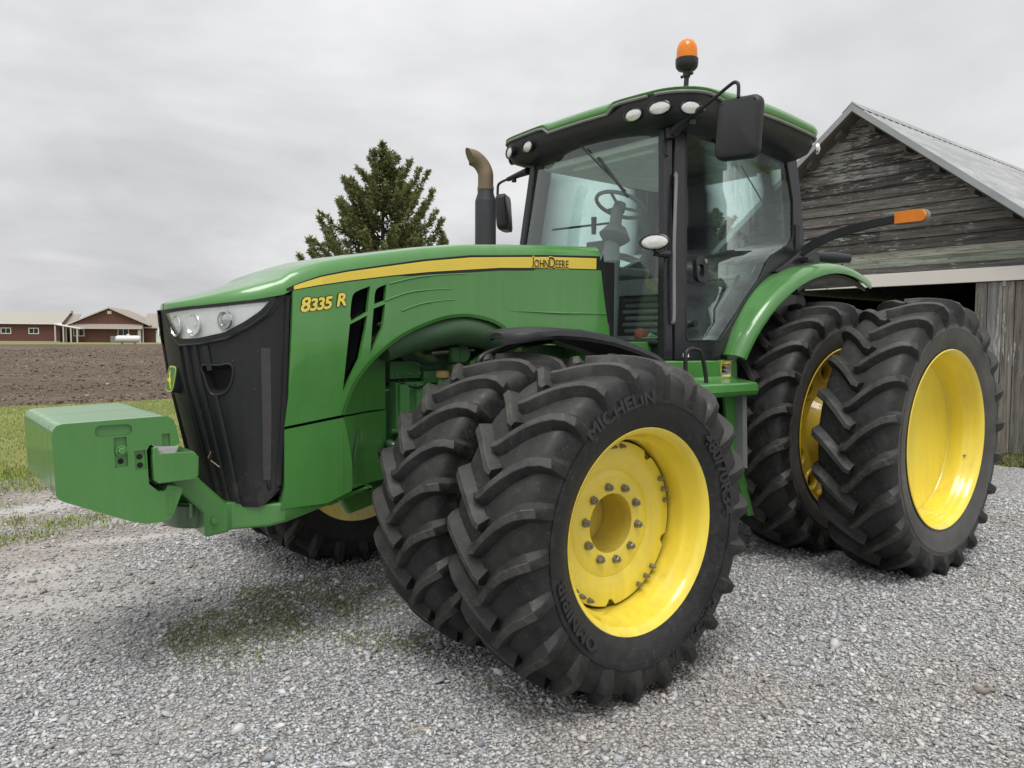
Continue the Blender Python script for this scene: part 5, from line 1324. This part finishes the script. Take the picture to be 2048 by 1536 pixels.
# gable siding above the beam, in local y (0 at the ridge)
q = Q(); z = 2.985; top = RZ - .09
def yl(z): return (top - z)/SL
while z < top - .02:
    h = random.uniform(.155, .178); z1 = min(z+h, top-.005); a0, a1 = yl(z), max(.001, yl(z1))
    cuts = sorted(random.uniform(-a0, a0) for _ in range(random.choice([0, 1, 1, 2]))); ed = [-a0] + cuts + [a0]
    for ya, yb in zip(ed, ed[1:]):
        if yb - ya < .15: continue
        pa = max(ya, -a1) if ya == -a0 else ya; pb = min(yb, a1) if yb == a0 else yb
        if ya == -a0: poly = [(-a0, z), (yb-.004, z), (min(yb-.004, a1), z1-.008), (-a1, z1-.008)]
        elif yb == a0: poly = [(ya, z), (a0, z), (a1, z1-.008), (max(ya, -a1), z1-.008)]
        else: poly = [(ya, z), (yb-.004, z), (max(-a1, min(yb-.004, a1)), z1-.008), (min(a1, max(ya, -a1)), z1-.008)]
        if poly[2][0] - poly[3][0] < .01: poly = poly[:2] + [((poly[2][0]+poly[3][0])/2, z1-.008)]
        d_ = random.uniform(0, .006); q.board(poly, -.02+d_, .004+d_, tone(), .024)
    z = z1 - .002
q.build('siding', WOOD, B)
q = Q()
for z0, z1 in ((2.735, 2.855), (2.860, 2.980)):
    q.board([(-yl(z0), z0), (-.25+random.uniform(-.2, .2), z0), (-.25, z1), (-yl(z1), z1)], -.02, .010, tone(.85, 1.1)); q.board([(-.245, z0), (yl(z0), z0), (yl(z1), z1), (-.245, z1)], -.02, .012, tone(.85, 1.1))
q.build('pale_boards', PALE, B)
q = Q(); q.board([(-yl(2.64), 2.64), (yl(2.64), 2.64), (yl(2.73), 2.73), (-yl(2.73), 2.73)], -.02, .008, tone(.9, 1.1)); q.build('siding', WOOD, B)
# dark backing so gaps read black, side walls, floor, back
mb = MB(); w = HALF-.25
mb.prism([[(-w, 2.45), (w, 2.45), (yl(2.8), 2.8), (0, top-.03), (-yl(2.8), 2.8)]], lambda y, z, t: Vector((t, y, z)), -.06, -.022)
mb.box(-11, -.05, -w, -w+.1, 0, 2.6); mb.box(-11, -.05, w-.1, w, 0, 2.6); mb.box(-11.1, -11, -w, w, 0, 2.66); mb.prism([[(-w, 2.66), (w, 2.66), (0, RZ-.06)]], lambda y, z, t: Vector((t, y, z)), -11.08, -11.0); mb.box(-11, -.1, -w, w, -.05, .02)
mb.build('inner_wall', M['dark'], B, 30)
mb = MB(); mb.box(.012, .075, -w, w, 2.435, 2.632); mb.box(.0, .012, -w, w, 2.44, 2.625); mb.build('track_beam', plain('white_beam', (.70, .66, .61), .6, var=.07, scale=3), B, 30, bevel=.006)
q = Q(); y = 1.745
while y < w:
    wd = random.uniform(.15, .20); zb_ = random.uniform(.03, .10); q.board([(y, zb_), (y+wd-.010, zb_+random.uniform(-.02, .02)), (y+wd-.010, 2.425), (y, 2.425)], -.01+random.uniform(0, .014), .03+random.uniform(0, .012), tone(.6, 1.3)); y += wd
dr = q.build('plank_door', PLANK, B)
mb = MB(); mb.box(.045, .055, 2.09, 2.13, 2.36, 2.44); mb.build('hanger', M['steel'], dr)
mb = MB(); mb.box(-.02, .02, 1.75, w, .0, .09); mb.build('sill_board', M['rust'], dr)
q = Q(); y = -w
while y < -2.05:
    wd = random.uniform(.15, .20); q.board([(y, .05), (y+wd-.01, .05), (y+wd-.01, 2.425), (y, 2.425)], -.01+random.uniform(0, .01), .03, tone(.6, 1.2)); y += wd
q.build('plank_wall', PLANK, B)
# roof: ribbed sheets on both slopes
L = 11.3; x0, x1 = -11.2, .34; TH = .035
for s in (1, -1):
    mb = MB(); prof = []; xx = x1; k = 0
    while xx > x0:
        for dx, hz in ((0, 0), (.06, 0), (.075, .022), (.10, .022), (.115, 0), (.2, 0)):
            prof.append((xx-dx, hz))
        xx -= .2286
    rows = [[Vector((x, s*0.0, RZ + h)) for x, h in prof], [Vector((x, s*HALF, RZ + h - SL*HALF)) for x, h in prof]]
    mb.loft(rows, 0, cap=False, closed=False); mb.loft([[p - Vector((0, 0, TH)) for p in r] for r in rows], 0, cap=False, closed=False)
    mb.build('roof', ROOFM, B, 25)
    mb = MB(); mb.prism([[(0, RZ+.012), (s*HALF, RZ+.012-SL*HALF), (s*HALF, RZ-.10-SL*HALF), (0, RZ-.10)]], lambda y, z, t: Vector((t, y, z)), x1-.012, x1+.012)
    mb.build('rake_trim', plain('grey_flashing', (.33, .35, .36), .5, .3, scale=3), B, 30)
    mb = MB(); mb.prism([[(0, RZ-.10), (s*HALF, RZ-.10-SL*HALF), (s*HALF, RZ-.125-SL*HALF), (0, RZ-.125)]], lambda y, z, t: Vector((t, y, z)), .02, x1-.02); mb.build('soffit_board', SOF, B, 30)
    for k in range(7):
        yy = .22 + k*.48; mb = MB(); mb.prism([[(s*yy, RZ-.125-SL*yy), (s*(yy+.10), RZ-.125-SL*(yy+.10)), (s*(yy+.10), RZ-.21-SL*(yy+.10)), (s*yy, RZ-.21-SL*yy)]], lambda y, z, t: Vector((t, y, z)), .012, .25); mb.build('lookout', SOF, B, 30)
mb = MB(); mb.prism([[(-.16, RZ-.10), (0, RZ+.045), (.16, RZ-.10), (0, RZ+.015)]], lambda y, z, t: Vector((t, y, z)), x0, x1+.014); mb.build('ridge_cap', ROOFM, B, 30)

# ------------------------------------------------------------------ spruce
def spruce(name, label, base, h, tips, nrand, seed, width, twig=.36, zlow=.6):
    rr = np.random.default_rng(seed); root = empty(name, base); tag(root, label, 'tree')
    tb = MB(); tb.tube([(0, 0, 0), (.05, 0, h*.35), (0, .03, h*.7), (0, 0, h*.985)], [.24, .17, .09, .012], 9)
    lat = Vector((math.sin(HEAD), -math.cos(HEAD), 0)); dep = Vector((math.cos(HEAD), math.sin(HEAD), 0))
    V, F, CC = [], [], []
    def sprig(p, d, ln, tone_):
        sd = d.cross(Vector((0, 0, 1)))
        sd = sd.normalized() if sd.length > .05 else lat.copy()
        for q_ in range(2):
            ax = sd if q_ == 0 else sd.cross(d).normalized()
            o = len(V); w_ = ln*rr.uniform(.09, .15)
            V.extend([p, p + d*ln*.45 + ax*w_, p + d*ln, p + d*ln*.5 - ax*w_]); F.append((o, o+1, o+2, o+3)); CC.extend([tone_]*4)
    def branch(start, tip, droop, dens):
        mid = start.lerp(tip, .55) + Vector((0, 0, -droop)); pts = spline([start, mid, tip], 7); ln = (tip-start).length
        tb.tube(pts, [lerp(.045, .008, i/(len(pts)-1))*min(1, ln/2.5+.3) for i in range(len(pts))], 5)
        n = int(dens*ln)
        for i in range(n):
            t = rr.uniform(.12, 1)**.8; f = t*(len(pts)-1); k = min(int(f), len(pts)-2); p = pts[k].lerp(pts[k+1], f-k)
            along = (pts[k+1]-pts[k]).normalized()
            sdv = Vector((rr.normal(), rr.normal(), rr.normal()*.6)).normalized()
            d_ = (along*rr.uniform(.3, 1.0) + sdv*.8 + Vector((0, 0, rr.uniform(-.55, .25)))).normalized()
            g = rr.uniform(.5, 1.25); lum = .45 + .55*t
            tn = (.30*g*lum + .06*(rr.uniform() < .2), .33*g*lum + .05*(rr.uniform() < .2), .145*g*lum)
            l_ = twig*rr.uniform(.55, 1.15)*(1.15-.55*t); pp = p + sdv*rr.uniform(0, .22)*(1.1-t)
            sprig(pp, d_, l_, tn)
            for q_ in range(2):
                d2 = (d_ + Vector((rr.normal(), rr.normal(), rr.normal()))*.55).normalized(); sprig(pp + d_*l_*rr.uniform(.2, .8), d2, l_*.55, tn)
    for (a, zt) in tips:
        dp = rr.normal(0, .35)*max(.3, abs(a)*.5); tip = lat*a + dep*dp + Vector((0, 0, zt))
        st = Vector((0, 0, max(zlow, zt - abs(a)*rr.uniform(.85, 1.15) - .9))); branch(st, tip, abs(a)*.22, 95)
    for k in range(nrand):
        z = zlow + (h-zlow)*(k+.5)/nrand*.97; wmax = interp(z/h, *width); an = rr.uniform(0, 2*PI); ln = wmax*rr.uniform(.55, 1.0)
        tip = Vector((math.cos(an)*ln, math.sin(an)*ln, z + ln*rr.uniform(.15, .65))); branch(Vector((0, 0, z)), tip, ln*.16, 75)
    for k in range(160):
        z = h*(1-rr.uniform(0, 1)**2*.25); p = Vector((0, 0, z)); d_ = Vector((rr.normal(), rr.normal(), 1.2)).normalized(); g = rr.uniform(.6, 1.2); sprig(p, d_, twig*.7, (.10*g, .125*g, .05*g))
    tb.build('trunk', plain('bark', (.06, .045, .035), .9), root)
    V_ = np.array([v[:] for v in V]); fast_mesh('crown', V_, np.array(F), LEAF, np.array(CC), parent=root)
    return root
px = .0294
tp = [((a-765)*px*1.0, 12.96 - (y-290)*px*1.06) for a, y in ((765, 288), (743, 300), (780, 305), (820, 318), (840, 335), (858, 340), (690, 358), (668, 392), (702, 352), (636, 425), (650, 440), (612, 466), (622, 490), (884, 425), (872, 412), (866, 372), (705, 400), (725, 340), (850, 400), (604, 500), (886, 470), (806, 345), (795, 312), (625, 508), (640, 478), (655, 452), (670, 505), (690, 470), (632, 518), (648, 515), (720, 440), (680, 430), (660, 470), (640, 500), (878, 500), (715, 380))]
spruce('spruce_tree', 'tall dark green spruce tree with several pointed tops rising behind the tractor hood', (-17.06, -36.46, .0), 12.9, tp, 95, 5,
       ([0, .25, .45, .62, .75, .86, .95, 1], [5.2, 5.0, 4.5, 3.5, 2.6, 1.5, .7, .2]), .42)
spruce('spruce_tree', 'thin low spruce top just showing over the tractor hood by the exhaust pipe', (-19.2, -33.4, .0), 7.75, [(0.05, 7.7), (.25, 7.3), (-.15, 7.2)], 30, 9,
       ([0, .4, .7, .9, 1], [2.0, 1.6, .7, .3, .1]), .32)

_a = HEAD + math.atan((1024-1425)/1529.4); _d = 60/math.cos(_a-HEAD)
spruce('spruce_tree', 'distant green conifer seen only through the glass of the cab door', (5.547+_d*math.cos(_a), 4.04+_d*math.sin(_a), 0), 11.6, [(-1.2, 11.2), (1.1, 11.0), (0, 11.6), (2.0, 10.4), (-2.2, 10.2), (-.5, 11.4)], 60, 12,
       ([0, .4, .7, .85, .95, 1], [4.0, 3.8, 3.0, 2.0, 1.0, .3]), .5)
# ------------------------------------------------------------------ farmstead across the field
hd = math.atan2(-1529.4*math.sin(0)-0, 1)  # unused helper angle
ang = HEAD + math.atan((1024-228)/1529.4)
O = Vector((5.547 + 140/math.cos(math.atan((1024-228)/1529.4))*math.cos(ang), 4.04 + 140/math.cos(math.atan((1024-228)/1529.4))*math.sin(ang), .60))
RZF = HEAD - PI/2 + R(14)                       # local x to the right, local y away
def farm(name, label, cat): e = empty(name, O, RZF); tag(e, label, cat); return e
def m_siding(col):
    t = NT('red_siding'); z = t.sep(t.co)[2]; w = t.n('TexWave'); w.bands_direction = 'Z'; w.inputs['Scale'].default_value = 2.1; t.l(t.co, w.inputs['Vector'])
    c = t.mix(t.ramp(w.outputs['Fac'], [(.0, .35), (.25, 0)]), col, tuple(x*.6 for x in col)); c = t.mix(t.math('MULTIPLY', t.noise(.8, 4), .25), c, (.20, .12, .10))
    t.set(Base_Color=c, Roughness=.7); return t.mat
def m_shingle(name, a, b, sx):
    t = NT(name); w = t.n('TexWave'); w.bands_direction = 'X'; w.inputs['Scale'].default_value = sx; t.l(t.co, w.inputs['Vector'])
    c = t.mix(t.ramp(w.outputs['Fac'], [(.2, 1), (.5, 0)]), a, b); c = t.mix(t.math('MULTIPLY', t.noise(1.5, 5), .3), c, tuple(x*.7 for x in a)); t.set(Base_Color=c, Roughness=.7); return t.mat
SID = m_siding((.125, .045, .035)); RMET = m_shingle('ribbed_cream_roof', (.44, .41, .36), (.33, .31, .27), 3.2); SHG = m_shingle('tan_shingles', (.36, .31, .26), (.30, .26, .22), .6)
WGL = plain('dark_window', (.02, .022, .025), .15)
def window(par, x0, x1, z0, z1, y=-.06):
    b = MB(); b.prism([[(x0, z0), (x1, z0), (x1, z1), (x0, z1)], [(x0+.13, z0+.13), (x0+.13, z1-.13), (x1-.13, z1-.13), (x1-.13, z0+.13)]], lambda x, z, t: Vector((x, t, z)), y+.08, y)
    b.box((x0+x1)/2-.035, (x0+x1)/2+.035, y+.01, y+.06, z0+.12, z1-.12); f = b.build('window', M['white'], par, 30)
    b = MB(); b.box(x0+.1, x1-.1, y+.045, y+.06, z0+.1, z1-.1); b.build('pane', WGL, f)
# long shed
S_ = farm('long_shed', 'long low red shed with pale ribbed metal roof left of the gabled house', 'shed')
b = MB(); b.box(-46, -8.75, 0, 10, 0, 3.55); b.prism([[(0, 3.5), (10, 3.5), (5, 5.45)]], lambda y, z, t: Vector((t, y, z)), -45.9, -8.8); b.build('wall', SID, S_, 30)
b = MB()
b.prism([[(-.5, 3.42), (5, 5.62), (5, 5.50), (-.5, 3.30)]], lambda y, z, t: Vector((t, y, z)), -46.4, -8.3); b.prism([[(10.5, 3.42), (5.003, 5.62), (5.003, 5.50), (10.5, 3.30)]], lambda y, z, t: Vector((t, y, z)), -46.4, -8.3); b.build('roof', RMET, S_, 30)
b = MB(); b.box(-46.4, -8.3, -.62, -.5, 3.2, 3.44); b.build('gutter', M['white'], S_)
for x in (-18.2, -13.8, -26.5, -32.0): window(S_, x, x+1.65, 1.45, 2.55)
b = MB(); b.box(-46, -8.75, -.05, -.0, .0, .18); b.build('foundation', plain('concrete', (.4, .39, .37), .8), S_)
M['off'] = plain('off_white_trim', (.52, .50, .48), .6)
# gabled house with wing and porch
Hh = farm('farm_house', 'red farmhouse with wide tan gable roof, white windows and white garage door', 'house')
b = MB(); b.prism([[(-6.9, 0), (5.0, 0), (5.0, 3.3), (-6.9, 3.3)]], lambda x, z, t: Vector((x, t, z)), 14, 0)
b.prism([[(-6.6, 3.3), (5.4, 3.3), (-.55, 6.25)]], lambda x, z, t: Vector((x, t, z)), 14, .01); b.build('wall', SID, Hh, 30)
b = MB(); b.prism([[(4.98, 0), (17, 0), (17, 3.1), (4.98, 3.1)]], lambda x, z, t: Vector((x, t, z)), 11, 1.2); b.build('wing_wall', SID, Hh, 30)
b = MB()
b.prism([[(-7.6, 3.25), (-.6, 6.42), (-.6, 6.24), (-7.6, 3.07)]], lambda x, z, t: Vector((x, t, z)), 14.6, -.5); b.prism([[(6.3, 3.25), (-.597, 6.42), (-.597, 6.24), (6.3, 3.07)]], lambda x, z, t: Vector((x, t, z)), 14.6, -.5)
b.prism([[(-.9, 2.62), (.02, 3.36), (.02, 3.26), (-.9, 2.54)]], lambda y, z, t: Vector((t, y, z)), -7.0, 5.0)
b.prism([[(.5, 2.85), (6.2, 5.55), (6.2, 5.42), (.5, 2.72)]], lambda y, z, t: Vector((t, y, z)), 4.6, 17.5); b.prism([[(12, 2.85), (6.203, 5.55), (6.203, 5.42), (12, 2.72)]], lambda y, z, t: Vector((t, y, z)), 4.6, 17.5)
b.prism([[(1.2, 3.1), (6.2, 5.3), (6.2, 5.15), (1.2, 2.95)]], lambda y, z, t: Vector((t, y, z)), -14, -6.9)
b.build('roof', SHG, Hh, 30)
b = MB(); b.prism([[(-7.65, 3.20), (-.6, 6.40), (-.6, 6.18), (-7.65, 3.0)]], lambda x, z, t: Vector((x, t, z)), -.5, -.58); b.prism([[(6.35, 3.20), (-.597, 6.40), (-.597, 6.18), (6.35, 3.0)]], lambda x, z, t: Vector((x, t, z)), -.5, -.58)
b.box(-7.0, 5.0, -.98, -.9, 2.45, 2.62); b.box(4.6, 17.5, .42, .5, 2.65, 2.84); b.box(4.9, 5.08, -.06, 0, 0, 3.0); b.build('trim', plain('pale_trim', (.55, .50, .47), .6), Hh)
window(Hh, -6.6, -4.8, 1.1, 2.5); window(Hh, .7, 2.6, .95, 2.55)
b = MB(); b.box(-.95, -.25, -.06, .0, 5.2, 5.75); b.build('gable_vent', M['white'], Hh)
b = MB(); b.box(6.95, 10.5, 1.10, 1.18, 0, 2.3)
gd = b.build('garage_door', M['white'], Hh)
for k in range(4):
    b = MB(); b.box(7.35+k*.8, 7.95+k*.8, 1.07, 1.10, 1.75, 1.95); b.build('pane', WGL, gd)
b = MB(); b.box(4.1, 4.6, -.06, .0, 0, 2.3); b.build('door', M['white'], Hh)
b = MB(); b.prism([[(-8.9, 3.30), (-4.7, 2.50), (-4.7, 2.36), (-8.9, 3.14)]], lambda x, z, t: Vector((x, t, z)), .0, -3.0); b.build('porch_roof', M['white'], Hh)
for x, y in ((-8.7, -2.8), (-7.6, -.6), (-7.4, -2.8), (-6.2, -2.8), (-5.2, -2.8)):
    b = MB(); b.box(x-.11, x+.11, y-.11, y+.11, 0, 2.95 if x < -7 else 2.6); b.build('porch_post', M['off'], Hh)
b = MB(); b.tube([(-9.0, 8, 5.0), (-9.0, 8, 5.9)], .22, 10); b.build('chimney', plain('flue', (.3, .3, .3), .6), Hh)
ac = farm('air_conditioner', 'grey outdoor air conditioner unit against the red farmhouse wall', 'air conditioner')
b = MB(); b.box(-.15, .95, -1.6, -.6, .02, 1.15); b.build('casing', plain('ac_grey', (.20, .22, .24), .5), ac, 30, bevel=.04)
b = MB(); b.lathe([(.40, 0), (.40, .05), (0, .05)], 20, Matrix.Translation((.4, -1.1, 1.15)) @ Matrix.Rotation(PI/2, 4, 'X')); b.build('fan_cover', M['black'], ac)
# propane tank in front of the house
ta = HEAD + math.atan((1024-257)/1529.4); D_ = 107/math.cos(math.atan((1024-257)/1529.4))
tx, ty = 5.547 + D_*math.cos(ta), 4.04 + D_*math.sin(ta)
tk = empty('propane_tank', (tx, ty, zg(tx, ty)), RZF + R(2)); tag(tk, 'white horizontal propane tank standing on the grass before the farmhouse', 'tank')
b = MB(); Mt = Matrix.Translation((0, 0, .80)) @ Matrix.Rotation(PI/2, 4, 'Z')
b.lathe([(0, -1.62), (.18, -1.60), (.34, -1.52), (.44, -1.40), (.475, -1.22), (.475, 1.22), (.44, 1.40), (.34, 1.52), (.18, 1.60), (0, 1.62)], 24, Mt); b.build('vessel', M['white'], tk, 60)
b = MB(); b.tube([(-.0, 0, 1.25), (0, 0, 1.42), (0, 0, 1.47)], [.20, .20, .12], 16); b.build('valve_dome', M['white'], tk, 50)
for x in (-.8, .8):
    b = MB(); b.box(x-.08, x+.08, -.35, .35, 0, .42); b.build('support_leg', M['grey'], tk)

# bare tree out beyond the yard, mirrored in the door glass
def bare_tree(label, base, h, seed):
    rr = np.random.default_rng(seed); root = empty('bare_tree', base); tag(root, label, 'tree'); b = MB(); c_ = MB()
    def grow(p, d_, ln, r0, lev):
        e = p + d_*ln; m_ = p.lerp(e, .5) + Vector((rr.normal(), rr.normal(), 0))*ln*.06
        (b if lev < 2 else c_).tube([p, m_, e], [r0, r0*.85, r0*.68], 6 if lev < 3 else 4, cap=False)
        if lev >= 7: return
        for k in range(2 if lev else 3):
            v = (d_ + Vector((rr.normal(), rr.normal(), rr.normal()*.5+.18))*.55).normalized(); grow(e, v, ln*rr.uniform(.66, .86), r0*.62, lev+1)
        if lev in (1, 2, 3): v = (d_ + Vector((rr.normal(), rr.normal(), .1))*.9).normalized(); grow(m_, v, ln*.6, r0*.45, lev+2)
    grow(Vector((0, 0, 0)), Vector((0, 0, 1)), h*.24, h*.022, 0)
    bk = plain('grey_bark', (.07, .062, .055), .9); b.build('trunk', bk, root); c_.build('crown', bk, root)
bare_tree('bare leafless tree standing out past the rear of the yard', (-11.8, 8.6, 0), 13, 3)
